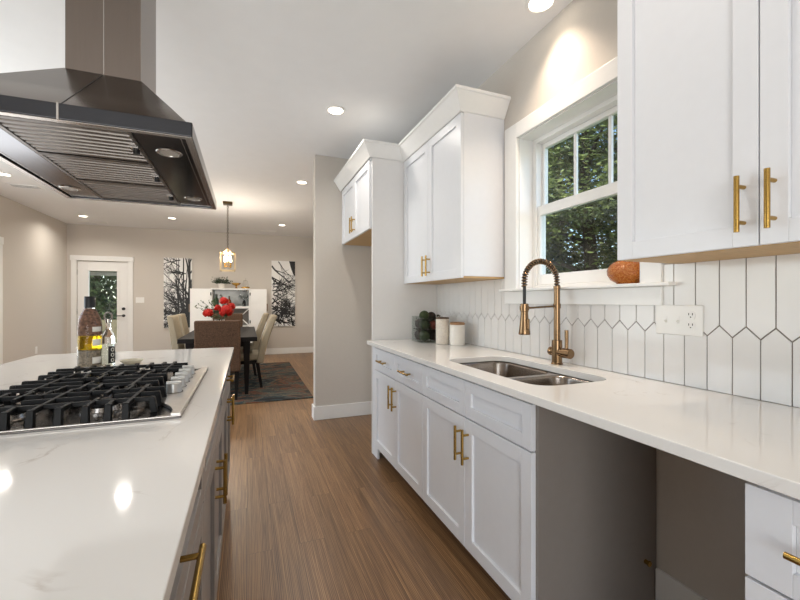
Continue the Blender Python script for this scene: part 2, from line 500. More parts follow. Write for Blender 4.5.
# doorway of the left wall, at the very edge of the picture
tr = struct_root('door_2', (XL, 6.77, 0))
b = MB().box(XL, XL + .02, 7.2, 7.305, 0, 2.04).box(XL, XL + .02, 6.235, 6.34, 0, 2.04).box(XL, XL + .024, 6.22, 7.32, 2.04, 2.145)
b.build('casing', M_trim, tr, bevel=.004)
b = MB().box(XL - .06, XL - .02, 6.345, 7.195, .01, 2.035)
for z0, z1 in ((.2, .95), (1.08, 1.9)):
    for a in (6.45, 6.83): b.box(XL - .022, XL - .014, a, a + .27, z0, z1)
b.build('slab', M_trim, tr, bevel=.004)

# ---------------------------------------------------------------- outside: lawn and trees
struct(MB().box(-16, 26, -16, 34, -.62, -.5).build('ground', M_grass))
def tree(name, label, x, y, h, r, m, n, seed, leaf=.16, z0=-.5, low=.06):
    rd = random.Random(seed)
    t = thing(name, label, 'tree', (x, y, z0), 'trees outside the windows')
    b = MB()
    b.tube([(x, y, z0), (x + .06, y - .04, z0 + h * .3), (x - .05, y + .05, z0 + h * .62), (x, y, z0 + h * .92)], [.16, .13, .09, .03], 9)
    for k in range(12):
        a = rd.uniform(0, 2 * PI); zz = z0 + h * rd.uniform(.15, .75)
        l = r * rd.uniform(.5, .9)
        b.tube([(x, y, zz), (x + math.cos(a) * l * .5, y + math.sin(a) * l * .5, zz + l * .2), (x + math.cos(a) * l, y + math.sin(a) * l, zz + l * .25)], [.05, .035, .012], 6)
    b.build('trunk', M_bark, t, smooth=True)
    cl = []
    for k in range(90):
        a = rd.uniform(0, 2 * PI); q = rd.uniform(low, 1)
        w = r * (1 - .55 * abs(q - .42)) * math.sqrt(rd.uniform(.02, 1))
        cl.append((x + math.cos(a) * w, y + math.sin(a) * w, z0 + h * q, rd.uniform(.5, .85)))
    vs, fs = [], []
    for k in range(n):
        cx, cy, cz, cr = cl[k % len(cl)]
        d = Vector((rd.gauss(0, 1), rd.gauss(0, 1), rd.gauss(0, .75))) * (cr * .55)
        p = Vector((cx, cy, cz)) + d
        u = Vector((rd.gauss(0, 1), rd.gauss(0, 1), rd.gauss(0, 1))).normalized()
        w = u.orthogonal().normalized()
        s = leaf * rd.uniform(.6, 1.2)
        i = len(vs)
        vs += [p - u * s, p - w * s * .34 + u * s * .05, p + u * s, p + w * s * .34 + u * s * .05]
        fs.append((i, i + 1, i + 2, i + 3))
    me = bpy.data.meshes.new('foliage')
    o0 = Vector((x, y, z0))
    me.from_pydata([v - o0 for v in vs], [], fs)
    me.materials.append(m)
    o = bpy.data.objects.new('foliage', me); C.objects.link(o); o.parent = t; ORG[o.name] = o0
    return t
tree('broadleaf_tree', 'large leafy tree filling the middle of the view through the sink window', 5.9, 5.5, 6.8, 2.0, M_leaf, 60000, 1, .065)
tree('broadleaf_tree', 'leafy tree at the left edge of the view through the sink window', 5.9, 7.9, 7.4, 1.9, M_leaf, 40000, 2, .075)
tree('broadleaf_tree', 'darker tree standing farther off behind the trees outside the sink window', 10.0, 10.6, 11.0, 3.6, M_leafd, 22000, 3, .18)
tree('broadleaf_tree', 'dark tree far beyond the right edge of the view through the sink window', 11.0, 6.4, 10.5, 3.0, M_leafd, 10000, 4, .26)
tree('broadleaf_tree', 'dark green tree seen through the glass of the back door', -4.3, 14.4, 6.5, 2.1, M_leafd, 36000, 5, .085)
tree('broadleaf_tree', 'farther dark tree filling the gap in the back door glass', -5.8, 19.5, 9.0, 3.2, M_leafd, 12000, 6, .26)
b = MB()
for k in range(14): b.box(-8 + k * .5, -7.52 + k * .5, 12.1, 12.13, -.5, .75)
b.box(-8, -1, 12.13, 12.16, -.2, -.1).box(-8, -1, 12.13, 12.16, .5, .6)
tag(b.build('garden_fence', mat('weathered_board', (120, 108, 84), .85, var=.2, scale=12), loc=(-4.5, 12.12, -.5)), 'low weathered board fence seen low in the back door glass', 'fence')

# ---------------------------------------------------------------- cabinets
def shaker(b, xf, y0, y1, z0, z1, sg=-1, rail=.057, stile=None):
    """framed front facing sg along x; front plane at xf"""
    t, rc = .02 * -sg, .012 * -sg
    q = stile or rail
    b.box(xf, xf + t, y0, y0 + q, z0, z1).box(xf, xf + t, y1 - q, y1, z0, z1)
    b.box(xf, xf + t, y0 + q, y1 - q, z0, z0 + rail).box(xf, xf + t, y0 + q, y1 - q, z1 - rail, z1)
    b.box(xf + rc, xf + t, y0 + q, y1 - q, z0 + rail, z1 - rail)
    return b
def pull(xf, y, z, length, vertical, parent, sg=-1, so=.032, r=.0062):
    xb = xf + sg * so; h = length / 2
    b = MB()
    d = (0, 0, h) if vertical else (0, h, 0)
    b.cyl((xb, y - d[1], z - d[2]), (xb, y + d[1], z + d[2]), r, n=14)
    for s in (-1, 1):
        k = s * (h - .026) / h
        b.cyl((xf, y + d[1] * k, z + d[2] * k), (xb, y + d[1] * k, z + d[2] * k), r * .85, n=10)
    o = b.build('handle', M_brass, parent, smooth=True)
    o['label'] = 'brushed brass bar handle'
    return o
G = .0016
def front(kind, root, xf, y0, y1, z0, z1, m, sg=-1, rail=.057, bev=.0014):
    return shaker(MB(), xf, y0 + G, y1 - G, z0 + G, z1 - G, sg, rail).build(kind, m, root, bevel=bev)
FX = .917                                    # door face of the window-side run
CT = .884                                    # underside of worktops
def base_unit(name, label, y0, y1, drawers, doors, xf=FX, xback=1.522, sg=-1, m=M_cab, door_handles=True, drawer_handles=True, group=None, stack=None, handle_z=.583):
    root = thing(name, label, 'cabinet', ((xf + xback) / 2, (y0 + y1) / 2, 0), group)
    xa = xf - sg * .0205
    t = .018; b = MB()
    b.box(xa, xback, y0 + t, y1 - t, .105, .123)
    xk = xa - sg * .075
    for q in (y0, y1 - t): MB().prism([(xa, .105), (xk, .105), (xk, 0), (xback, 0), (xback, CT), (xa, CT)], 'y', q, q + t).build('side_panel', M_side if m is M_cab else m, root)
    xr = xback + sg * .012
    b.build('bottom_panel', m, root)
    MB().box(xr, xback, y0 + t, y1 - t, .1235, CT).build('back_panel', m, root)
    for z in (.692, CT - .024): MB().box(xa, xa - sg * .018, y0 + t, y1 - t, z, z + .024).build('rail', m, root)
    MB().box(xa - sg * .0755, xa - sg * .09, y0 + t + .0005, y1 - t - .0005, 0, .1045).build('toe_kick', M_toe, root)
    if stack:
        for z0, z1 in stack:
            d = shaker(MB(), xf, y0 + G, y1 - G, z0 + G, z1 - G, sg, .045, .073).build('drawer', m, root, bevel=.0014)
            pull(xf, (y0 + y1) / 2, (z0 + z1) / 2 if z1 - z0 < .2 else z1 - .09, .16, False, d, sg)
        return root
    for (a, c) in drawers:
        d = front('drawer' if drawer_handles else 'false_front', root, xf, a, c, .706, CT - .012, m, sg, .05)
        if drawer_handles: pull(xf, (a + c) / 2, (.706 + CT - .012) / 2, .15 if c - a < .6 else .17, False, d, sg)
    ym = (doors[0][0] + doors[-1][1]) / 2
    for (a, c) in doors:
        d = front('door', root, xf, a, c, .115, .703, m, sg)
        if door_handles:
            pull(xf, c - .032 if (a + c) / 2 < ym else a + .032, handle_z, .155, True, d, sg)
    return root
ya, yb, yc, yd, ye = 1.086, 1.545, 2.004, 2.452, 2.90
base_unit('sink_base_cabinet', 'white shaker base cabinet under the sink, two doors below plain false drawer fronts', ya, yc, [(yb, yc), (ya + .012, yb)], [(yb, yc), (ya + .012, yb)], drawer_handles=False)
base_unit('base_cabinet', 'white base cabinet at the far end of the window counter, two drawers over two doors', yc, ye, [(yd, ye), (yc, yd)], [(yd, ye), (yc, yd)])
base_unit('drawer_cabinet', 'white drawer cabinet on the near side of the empty dishwasher opening', .16, .476, [], [], stack=[(.69, CT - .012), (.402, .687), (.115, .399)])
base_unit('drawer_cabinet', 'unseen white drawer cabinet added at the near end of the window counter to block light', -.44, .158, [], [], stack=[(.69, CT - .012), (.402, .687), (.115, .399)])  # unseen unit added to keep stray light out of the dishwasher opening
o = MB().box(.945, .96, ye + .001, 3.019, 0, CT - .001).build('filler_strip', M_cab, loc=(.95, 2.96, 0))
tag(o, 'narrow white filler strip between the far base cabinet and the tall refrigerator panel', 'filler')
b = MB().cyl((1.460, 1.072, .206), (1.460, 1.0875, .206), .0085).cyl((1.460, 1.066, .206), (1.460, 1.072, .206), .011, n=6)
tag(b.build('pipe_cap', M_brass, loc=(1.46, 1.08, .2), smooth=True), 'small brass water pipe cap low in the empty dishwasher opening', 'pipe')

# tall refrigerator panel
tag(MB().box(.94, 1.526, 3.02, 3.04, 0, 2.385).build('refrigerator_surround', M_cabside, loc=(1.23, 3.03, 0), bevel=.0015), 'tall white panel from floor to crown at the far end of the window counter', 'panel')

def crown(path_b, path_t, path_n, zb, zt, root):
    b = MB()
    rings = []
    for pb, pt, pn in zip(path_b, path_t, path_n):
        rings.append([(*pb, zb), (pb[0] * .9 + pt[0] * .1, pb[1] * .9 + pt[1] * .1, zb + .004), (pb[0] * .12 + pt[0] * .88, pb[1] * .12 + pt[1] * .88, zt - .02), (*pt, zt - .016), (*pt, zt), (*pn, zt)])
    b.loft(rings)
    return b.build('crown', M_trim, root, bevel=0)

def upper_unit(name, label, xf, y0, y1, z0, z1, split, rail=.057, hz=1.48, handles=True, xback=1.526, zdoor=None):
    root = thing(name, label, 'cabinet', ((xf + xback) / 2, (y0 + y1) / 2, z0))
    MB().box(xf + .0205, xback, y0, y1, z0 + .012, z1).build('carcass', M_cab, root, bevel=.001)
    MB().box(xf + .0205, xback, y0 + .002, y1 - .002, z0, z0 + .0115).build('bottom_panel', M_ply, root)['label'] = 'bare plywood underside'
    zd = zdoor or z1
    for (a, c, s) in ((y0, split, 1), (split, y1, -1)):
        d = front('door', root, xf, a, c, z0, zd, M_cab, -1, rail)
        if handles: pull(xf, c - .032 if s > 0 else a + .032, hz, .145, True, d)
    return root
u = upper_unit('upper_cabinet', 'white two-door wall cabinet with crown between the sink window and the tall panel', 1.21, 2.083, 3.018, 1.371, 2.40, 2.55, zdoor=2.378)
crown([(1.212, 3.018), (1.212, 2.083), (1.524, 2.083)], [(1.137, 3.018), (1.137, 2.012), (1.524, 2.012)], [(1.23, 3.018), (1.23, 2.10), (1.524, 2.10)], 2.382, 2.497, u)
u = upper_unit('upper_cabinet', 'white two-door wall cabinet cut off by the right edge, beside the sink window', 1.21, .185, 1.0056, 1.371, 2.40, .5955, zdoor=2.378)
crown([(1.524, 1.0056), (1.212, 1.0056), (1.212, .185)], [(1.524, 1.077), (1.137, 1.077), (1.137, .185)], [(1.524, .99), (1.23, .99), (1.23, .185)], 2.382, 2.497, u)
u = upper_unit('refrigerator_cabinet', 'short white two-door cabinet with crown over the empty refrigerator alcove', .92, 3.041, 4.02, 1.815, 2.40, 3.53, hz=1.93, zdoor=2.372)
crown([(1.2105, 3.0175), (.922, 3.0175), (.922, 4.086)], [(1.1355, 2.948), (.848, 2.948), (.848, 4.086)], [(1.1355, 3.0175), (.94, 3.0175), (.94, 4.086)], 2.385, 2.497, u)
MB().box(.945, .96, 4.0205, 4.088, 1.83, 2.385).build('filler', M_cab, u)

# ---------------------------------------------------------------- window-side worktop, sink, faucet
def rrect(x0, x1, y0, y1, r, n=8):
    pts = []
    for cx, cy, a0 in ((x1 - r, y1 - r, 0), (x0 + r, y1 - r, 90), (x0 + r, y0 + r, 180), (x1 - r, y0 + r, 270)):
        for k in range(n + 1):
            a = math.radians(a0 + 90 * k / n)
            pts.append((cx + r * math.cos(a), cy + r * math.sin(a)))
    return pts
def plate(outer, holes, z0, z1):
    b = MB(); bm = b.b
    es = []
    for loop in [outer] + holes:
        vs = [bm.verts.new((x, y, z1)) for x, y in loop]
        es += [bm.edges.new((vs[i], vs[(i + 1) % len(vs)])) for i in range(len(vs))]
    r = bmesh.ops.triangle_fill(bm, use_beauty=True, use_dissolve=False, edges=es)
    fs = [f for f in r['geom'] if isinstance(f, bmesh.types.BMFace)]
    ex = bmesh.ops.extrude_face_region(bm, geom=fs)
    for v in ex['geom']:
        if isinstance(v, bmesh.types.BMVert): v.co.z = z0
    return b
SX0, SX1, SY0, SY1 = 1.0, 1.383, 1.155, 1.905
cb = plate([(.892, -.46), (1.5265, -.46), (1.5265, 3.019), (.892, 3.019)], [rrect(SX0, SX1, SY0, SY1, .085)], CT, .914)
tag(cb.build('worktop', M_quartz, loc=(1.21, 1.6, CT), bevel=.003), 'long white quartz worktop under the window holding the sink', 'worktop')
sk = thing('kitchen_sink', 'double-bowl stainless steel sink set under the white window-side worktop', 'sink', (1.19, 1.53, .66))
bowls = [(SX0 - .002, SX1 + .004, 1.482, SY1 + .004), (SX0 - .002, SX1 + .004, SY0 - .004, 1.456)]
fl = plate(rrect(SX0 - .02, SX1 + .02, SY0 - .02, SY1 + .02, .09), [rrect(x0 + .003, x1 - .003, y0 + .003, y1 - .003, .075) for x0, x1, y0, y1 in bowls], .8755, .8815)
fl.build('rim', M_sinkst, sk)
for x0, x1, y0, y1 in bowls:
    rings = []
    for z, i, r in ((.8815, .003, .075), (.87, .006, .075), (.72, .012, .075), (.70, .018, .07), (.692, .035, .055)):
        rings.append([(x, y, z) for x, y in rrect(x0 + i, x1 - i, y0 + i, y1 - i, r)])
    MB().loft(rings, False, True).build('bowl', M_sinkst, sk, smooth=True, solid=.0012)
    MB().lathe([(.045, .6935), (.045, .696), (.03, .696), (.026, .6935)], ((x0 + x1) / 2 + .05, (y0 + y1) / 2, 0), 20).build('drain', M_steel, sk, smooth=True)

fx, fy = 1.448, 1.545
fc = thing('kitchen_faucet', 'tall champagne bronze spring-neck faucet standing behind the sink', 'faucet', (fx, fy, .914))
MB().lathe([(.029, .914), (.029, .918), (.025, .922), (.0245, .955), (.0255, 1.0), (.0245, 1.03), (.0245, 1.034), (.0155, 1.036), (.0145, 1.29), (.0165, 1.292), (.0165, 1.305), (.008, 1.306)], (fx, fy, 0), 24).build('body', M_bronze, fc, smooth=True)
b = MB().lathe([(.021, fy - .092), (.0245, fy - .088), (.0245, fy - .045), (.019, fy - .04), (.019, fy + .03), (.022, fy + .032), (.022, fy + .044), (.019, fy + .047)], (fx, 0, .975), 20, 'y')
b.build('valve', M_bronze, fc, smooth=True)
MB().tube([(fx, fy - .062, .98), (fx + .002, fy - .062, 1.03), (fx + .003, fy - .060, 1.088)], [.0085, .0088, .0095], 12).build('lever', M_bronze, fc, smooth=True)
ax, R = fx - .1, .1
arc = [(fx, fy, 1.30)] + [(ax + R * math.cos(a), fy, 1.325 + R * math.sin(a)) for a in [PI * k / 24 for k in range(25)]] + [(fx - .2, fy, 1.30), (fx - .2, fy, 1.19)]
MB().tube(arc, .0078, 10).build('hose', M_black, fc, smooth=True)
# spring coil round the hose
def along(pts):
    L = [0]
    for a, c in zip(pts, pts[1:]): L.append(L[-1] + (Vector(c) - Vector(a)).length)
    return L
cp = arc[:-1]; Ls = along(cp); tot = Ls[-1]
coil = []
turns = 27; N = turns * 10
for k in range(N + 1):
    s = tot * k / N
    i = max(j for j in range(len(Ls) - 1) if Ls[j] <= s + 1e-9)
    f = (s - Ls[i]) / max(Ls[i + 1] - Ls[i], 1e-6)
    p = Vector(cp[i]).lerp(Vector(cp[i + 1]), f)
    tg = (Vector(cp[i + 1]) - Vector(cp[i])).normalized()
    nb = Vector((0, 1, 0)); nn = tg.cross(nb)
    a = 2 * PI * turns * k / N
    coil.append(tuple(p + (nb * math.cos(a) + nn * math.sin(a)) * .0118))
MB().tube(coil, .0034, 6).build('spring', M_bronze, fc, smooth=True)
hx = fx - .2
MB().lathe([(.0265, 1.068), (.0275, 1.073), (.025, 1.09), (.0205, 1.135), (.0175, 1.17), (.0175, 1.178), (.0195, 1.18), (.0195, 1.215), (.014, 1.218)], (hx, fy, 0), 22).build('spray_head', M_bronze, fc, smooth=True)
MB().box(hx - .006, hx + .006, fy - .033, fy - .02, 1.095, 1.145).build('spray_button', M_bronze, fc, bevel=.003)
b = MB().cyl((fx, fy, 1.205), (hx, fy, 1.195), .0052).lathe([(.0225, 1.186), (.0225, 1.206)], (hx, fy, 0), 20).lathe([(.0185, 1.193), (.0185, 1.217)], (fx, fy, 0), 20)
b.build('holder_arm', M_bronze, fc, smooth=True)

# ---------------------------------------------------------------- picket tile backsplash
bs = thing('tile_backsplash', 'backsplash of tall white picket tiles with taupe grout above the window counter', 'backsplash', (1.52, 1.6, .914))
def allowed(y0, y1):
    """upper limit of tile at the span"""
    return 1.3705
MB().box(1.5215, 1.5275, .15, 1.0545, .9145, 1.3705).box(1.5215, 1.5275, 1.0545, 2.0555, .9145, 1.2145).box(1.5215, 1.5275, 2.0555, 3.0185, .9145, 1.3705).build('grout', M_grout, bs)
def clip(poly, f, val, sign):
    out = []
    for i in range(len(poly)):
        p, q = poly[i], poly[(i + 1) % len(poly)]
        a, c = sign * (p[f] - val), sign * (q[f] - val)
        if a <= 0: out.append(p)
        if (a < 0 < c) or (c < 0 < a):
            t = a / (a - c); out.append((p[0] + (q[0] - p[0]) * t, p[1] + (q[1] - p[1]) * t))
    return out
tb = MB()
PITCH, g = .0776, .0017
def tile(yc, lower):
    h = PITCH / 2 - g; k = .038
    if lower: poly = [(yc - h, .85), (yc + h, .85), (yc + h, 1.107 - g), (yc, 1.145 - g * 1.4), (yc - h, 1.107 - g)]
    else: poly = [(yc, 1.107 + g * 1.4), (yc + h, 1.145 + g), (yc + h, 1.45), (yc - h, 1.45), (yc - h, 1.145 + g)]
    for (a, c, top) in ((.15, 1.0545, 1.3705), (1.0545, 2.0555, 1.2145), (2.0555, 3.0185, 1.3705)):
        p = clip(clip(clip(clip(poly, 0, a, -1), 0, c, 1), 1, .9155, -1), 1, top, 1)
        if len(p) >= 3 and max(q[0] for q in p) - min(q[0] for q in p) > .003:
            tb.prism(p, 'x', 1.518, 1.5225)
for k in range(-8, 32):
    tile(.782 + PITCH * k, True); tile(.743 + PITCH * k, False)
tb.build('tiles', M_tile, bs, bevel=.0012)

pl = thing('switch_plate', 'white plate with two switches and an outlet on the tile right of the window', 'switch plate', (1.515, .994, 1.16))
MB().box(1.511, 1.5178, .908, 1.081, 1.102, 1.2145).build('plate', M_plate, pl, bevel=.004)
for y in (1.040, .994):
    b = MB().box(1.5095, 1.512, y - .005, y + .005, 1.147, 1.171); b.hexa([(1.51, y - .004, 1.150), (1.51, y + .004, 1.150), (1.51, y + .004, 1.160), (1.51, y - .004, 1.160)], [(1.502, y - .003, 1.147), (1.502, y + .003, 1.147), (1.502, y + .003, 1.152), (1.502, y - .003, 1.152)])
    b.build('toggle', M_plate, pl)
ou = MB().lathe([(.0165, 1.5095), (.0165, 1.512)], (0, .948, 1.177), 20, 'x').lathe([(.0165, 1.5095), (.0165, 1.512)], (0, .948, 1.139), 20, 'x').build('outlet', M_plate, pl)
for z in (1.177, 1.139):
    for dy in (-.0065, .0065): MB().box(1.509, 1.5098, .948 + dy - .0013, .948 + dy + .0013, z + .001, z + .009).build('slot', M_slot, ou)
    MB().cyl((1.509, .948, z - .006), (1.5098, .948, z - .006), .0024, n=8).build('ground_hole', M_slot, ou)

# ---------------------------------------------------------------- things on the window counter and sill
def sphere_obj(name, c, r, m, label, cat, group=None, sz=1):
    return tag(MB().sphere((c[0], c[1], c[2]), r, 16, sz).build(name, m, loc=(c[0], c[1], c[2] - r * sz), smooth=True), label, cat, group)
gx, gy = 1.305, 2.762
gv = thing('glass_vase', 'square clear glass container of dark decorative balls on the far end of the window counter', 'vase', (gx, gy, .9145))
w = .092
b = MB()
b.box(gx - w, gx + w, gy - w, gy + w, .9145, .922)
for q in ((gx - w, gx - w + .005, gy - w, gy + w), (gx + w - .005, gx + w, gy - w, gy + w), (gx - w + .005, gx + w - .005, gy - w, gy - w + .005), (gx - w + .005, gx + w - .005, gy + w - .005, gy + w)):
    b.box(*q, .922, 1.112)
b.build('glass_walls', M_cglass, gv)
M_moss = mat('moss_green', (46, 56, 30), .95, var=.5, scale=110, bump=.8)
M_pod = mat('dark_pod', (48, 32, 26), .8, var=.45, scale=70, bump=.6)
M_berry = mat('red_berry', (110, 40, 28), .5, var=.4, scale=90, bump=.4)
bl = [(-.043, -.042, .967, .0435, 1, 'green moss ball low at the near left corner of the glass container'), (.042, -.043, .966, .043, 0, 'dark pod low at the near right of the glass container'),
      (-.042, .045, .966, .042, 0, 'dark pod low at the back left of the glass container'), (.044, .044, .966, .041, 1, 'moss ball low at the back right of the glass container'),
      (-.043, -.038, 1.052, .041, 1, 'green moss ball above the lowest one at the near left of the glass container'), (.03, -.05, 1.045, .035, 2, 'reddish textured ball in the middle front of the glass container'),
      (-.038, .045, 1.052, .042, 0, 'dark pod above another at the back left of the glass container'), (.046, .03, 1.052, .042, 0, 'dark pod high at the right of the glass container'),
      (-.038, -.03, 1.117, .040, 1, 'round green moss ball on top of the glass container'), (.034, .0, 1.108, .038, 0, 'brown pod on top beside the round green ball of the glass container')]
for dx, dy, z, r, k, lb in bl:
    sphere_obj('decorative_ball', (gx + dx, gy + dy, z), r, (M_pod, M_moss, M_berry)[k], lb, 'ball', 'decorative balls in the glass container')

rd = random.Random(21); b = MB()
for k in range(620):
    if k < 540: q = Vector((gx + rd.uniform(-.078, .078), gy + rd.uniform(-.078, .078), rd.uniform(.932, 1.10)))
    else: q = Vector((gx + rd.uniform(-.03, .085), gy - rd.uniform(.0, .08), rd.uniform(1.09, 1.125)))
    o = Vector((rd.uniform(-1, 1), rd.uniform(-1, 1), rd.uniform(-.5, .5))).normalized() * .014
    t = o.orthogonal().normalized() * .006
    b.quad(tuple(q - o), tuple(q + t), tuple(q + o), tuple(q - t))
tag(b.build('dried_leaves', mat('dried_leaf', (44, 38, 26), .8, var=.5, scale=60), loc=(gx, gy, .93)), 'dark dried leaves between the balls of the glass container', 'potpourri', kind='stuff')
M_cer = mat('white_ceramic', (226, 220, 210), .35, var=.03, scale=30)
M_cerb = mat('patterned_ceramic', (214, 204, 190), .5, var=.12, scale=120, bump=.5)
M_lid = mat('wood_lid', (150, 112, 74), .5, var=.2, scale=20, stretch=(1, 8, 1))
cx, cy = 1.334, 2.563
cn = thing('canister', 'taller cream canister with embossed bands and a thin dark lid beside the glass container', 'canister', (cx, cy, .9145))
prof = [(.045, .9145), (.048, .917)]
for k in range(9):
    z = .922 + k * .0195
    prof += [(.0485, z), (.0485, z + .013), (.047, z + .0155), (.047, z + .018)]
prof += [(.048, 1.099)]
MB().lathe(prof, (cx, cy, 0), 28).build('pot', M_cerb, cn, smooth=True)
MB().lathe([(.047, 1.099), (.049, 1.101), (.049, 1.109), (.046, 1.111)], (cx, cy, 0), 28).build('lid', mat('dark_wood_lid', (92, 74, 56), .5, var=.2), cn, smooth=True)
cx, cy = 1.405, 2.47
cn = thing('canister', 'shorter smooth white canister with a brown wooden lid on the window counter', 'canister', (cx, cy, .9145))
MB().lathe([(.052, .9145), (.055, .918), (.055, 1.056), (.053, 1.06)], (cx, cy, 0), 28).build('pot', M_cer, cn, smooth=True)
MB().lathe([(.05, 1.06), (.054, 1.062), (.054, 1.074), (.048, 1.078), (.012, 1.080)], (cx, cy, 0), 28).build('lid', M_lid, cn, smooth=True)

m, nt, p = new_mat('amber_crackle_glass')
vz = nt.nodes.new('ShaderNodeTexVoronoi'); vz.inputs['Scale'].default_value = 170
tc = nt.nodes.new('ShaderNodeTexCoord'); nt.links.new(tc.outputs['Object'], vz.inputs[0])
rp = nt.nodes.new('ShaderNodeValToRGB'); rp.color_ramp.elements[0].color = lin((240, 168, 80)); rp.color_ramp.elements[1].color = lin((190, 100, 30)); rp.color_ramp.elements[1].position = .7
nt.links.new(vz.outputs[0], rp.inputs[0]); nt.links.new(rp.outputs[0], p.inputs['Base Color'])
bp = nt.nodes.new('ShaderNodeBump'); bp.inputs['Strength'].default_value = .6; bp.inputs['Distance'].default_value = .004
nt.links.new(vz.outputs[0], bp.inputs['Height']); nt.links.new(bp.outputs[0], p.inputs['Normal'])
p.inputs['Roughness'].default_value = .12; p.inputs['Transmission Weight'].default_value = .4
b = MB().lathe([(.042, 1.3035), (.044, 1.309), (.066, 1.322), (.079, 1.345), (.08, 1.362), (.072, 1.383), (.055, 1.398), (.038, 1.407), (.034, 1.418), (.039, 1.432), (.036, 1.432), (.03, 1.418), (.034, 1.408)], (1.545, 1.232, 0), 32)
tag(b.build('amber_vase', m, loc=(1.545, 1.232, 1.3035), smooth=True), 'squat round amber crackle glass vase on the window sill', 'vase')

# ---------------------------------------------------------------- island
IX0, IX1, IY0, IY1 = -1.145, -.083, .15, 2.92
tag(plate([(IX0, IY0), (IX1, IY0), (IX1, IY1), (IX0, IY1)], [], CT, .914).build('island_worktop', M_quartz, loc=(-.61, 1.5, CT), bevel=.004), 'broad white quartz island worktop carrying the gas cooktop', 'worktop')
IF = -.106
kw = dict(xf=IF, xback=-1.11, sg=1, m=M_grey)
base_unit('island_cabinet', 'grey island cabinet nearest the camera, one wide drawer above two doors', .25, 1.15, [(.25, 1.15)], [(.25, .70), (.70, 1.15)], **kw)
base_unit('island_cabinet', 'grey island cabinet below the gas cooktop with two brass-handled doors', 1.15, 2.0, [(1.15, 2.0)], [(1.15, 1.575), (1.575, 2.0)], drawer_handles=False, handle_z=.58, **kw)
base_unit('island_cabinet', 'grey island cabinet at the far end facing the aisle, one drawer above two doors', 2.0, 2.88, [(2.0, 2.88)], [(2.0, 2.44), (2.44, 2.88)], handle_z=.61, **kw)

# cooktop
ck = thing('gas_cooktop', 'stainless gas cooktop with black grates set in the island worktop', 'cooktop', (-.435, 1.598, .9145))
KX0, KX1, KY0, KY1 = -.705, -.165, 1.20, 1.995
b = MB()
b.hexa([(KX0, KY0, .9145), (KX1, KY0, .9145), (KX1, KY1, .9145), (KX0, KY1, .9145)], [(KX0, KY0, .9185), (KX1, KY0, .9185), (KX1, KY1, .9185), (KX0, KY1, .9185)])
i = .012
rim_o = [(KX0, KY0), (KX1, KY0), (KX1, KY1), (KX0, KY1)]
rim_i = [(KX0 + i, KY0 + i), (KX1 - i, KY0 + i), (KX1 - i, KY1 - i), (KX0 + i, KY1 - i)]
b.build('pan', mat('shaded_well_steel', (104, 99, 95), .2, 1, var=.08, scale=30), ck, bevel=.001)  # steel darkened for the sunken well's shade and the reflected grates
plate(rim_o, [rim_i], .9185, .9235).build('rim', M_steel, ck, bevel=.002)
# raised control panel with its curved inner edge
edge = []
for k in range(25):
    t = k / 24; y = KY0 + .014 + (KY1 - KY0 - .028) * t
    s = min(1, max(0, (t - .02) / .26)) if t < .5 else min(1, max(0, (.98 - t) / .26))
    s = s * s * (3 - 2 * s)
    edge.append((-.192 - .072 * s, y))
plate([(KX1 - .0015, KY1 - .0015), (KX1 - .0015, KY0 + .0015), (-.192, KY0 + .0015)] + edge + [(-.192, KY1 - .0015)], [], .9187, .929).build('control_panel', M_steelb, ck, bevel=.002)
for k in range(5):
    y = 1.485 + .085 * k - .0
    kn = MB().lathe([(.0245, .929), (.0245, .934), (.0235, .936), (.0225, .958), (.0205, .960)], (-.226, y, 0), 24).build('knob', M_knob, ck, smooth=True)
    MB().box(-.2475, -.2045, y - .005, y + .005, .960, .9645).build('grip', M_knob, kn, bevel=.001)
    MB().lathe([(.0275, .92905), (.0275, .9296)], (-.226, y, 0), 20).build('dial_ring', M_black, kn)
for bx, by, r in ((-.59, 1.345, .042), (-.383, 1.345, .036), (-.48, 1.598, .058), (-.59, 1.85, .036), (-.383, 1.85, .042)):
    bn = MB().lathe([(r + .016, .9187), (r + .016, .922), (r + .006, .9225), (r + .003, .934), (r - .004, .936)], (bx, by, 0), 26).build('burner', M_steel, ck, smooth=True)
    MB().lathe([(r, .936), (r + .003, .938), (r + .002, .944), (r - .006, .947), (.002, .948)], (bx, by, 0), 26).build('burner_cap', M_iron, bn, smooth=True)
GZ = .963
def bar(b, p, q, w=.006, h=.012, z=GZ):
    """flat cast bar from p to q with its top at z"""
    p, q = Vector((*p, 0)), Vector((*q, 0)); d = (q - p).normalized(); n = Vector((-d.y, d.x, 0)) * w
    lo = [(*(p - n).xy, z - h), (*(q - n).xy, z - h), (*(q + n).xy, z - h), (*(p + n).xy, z - h)]
    hi = [(*(p - n * .75).xy, z), (*(q - n * .75).xy, z), (*(q + n * .75).xy, z), (*(p + n * .75).xy, z)]
    b.hexa(lo, hi)
def leg(b, x, y, dx, dy, w=.0085):
    lo = [(x + dx * .006 + sx * w, y + dy * .006 + sy * w, .9187) for sx, sy in ((-1, -1), (1, -1), (1, 1), (-1, 1))]
    hi = [(x + sx * w * .85, y + sy * w * .85, GZ) for sx, sy in ((-1, -1), (1, -1), (1, 1), (-1, 1))]
    b.hexa(lo, hi)
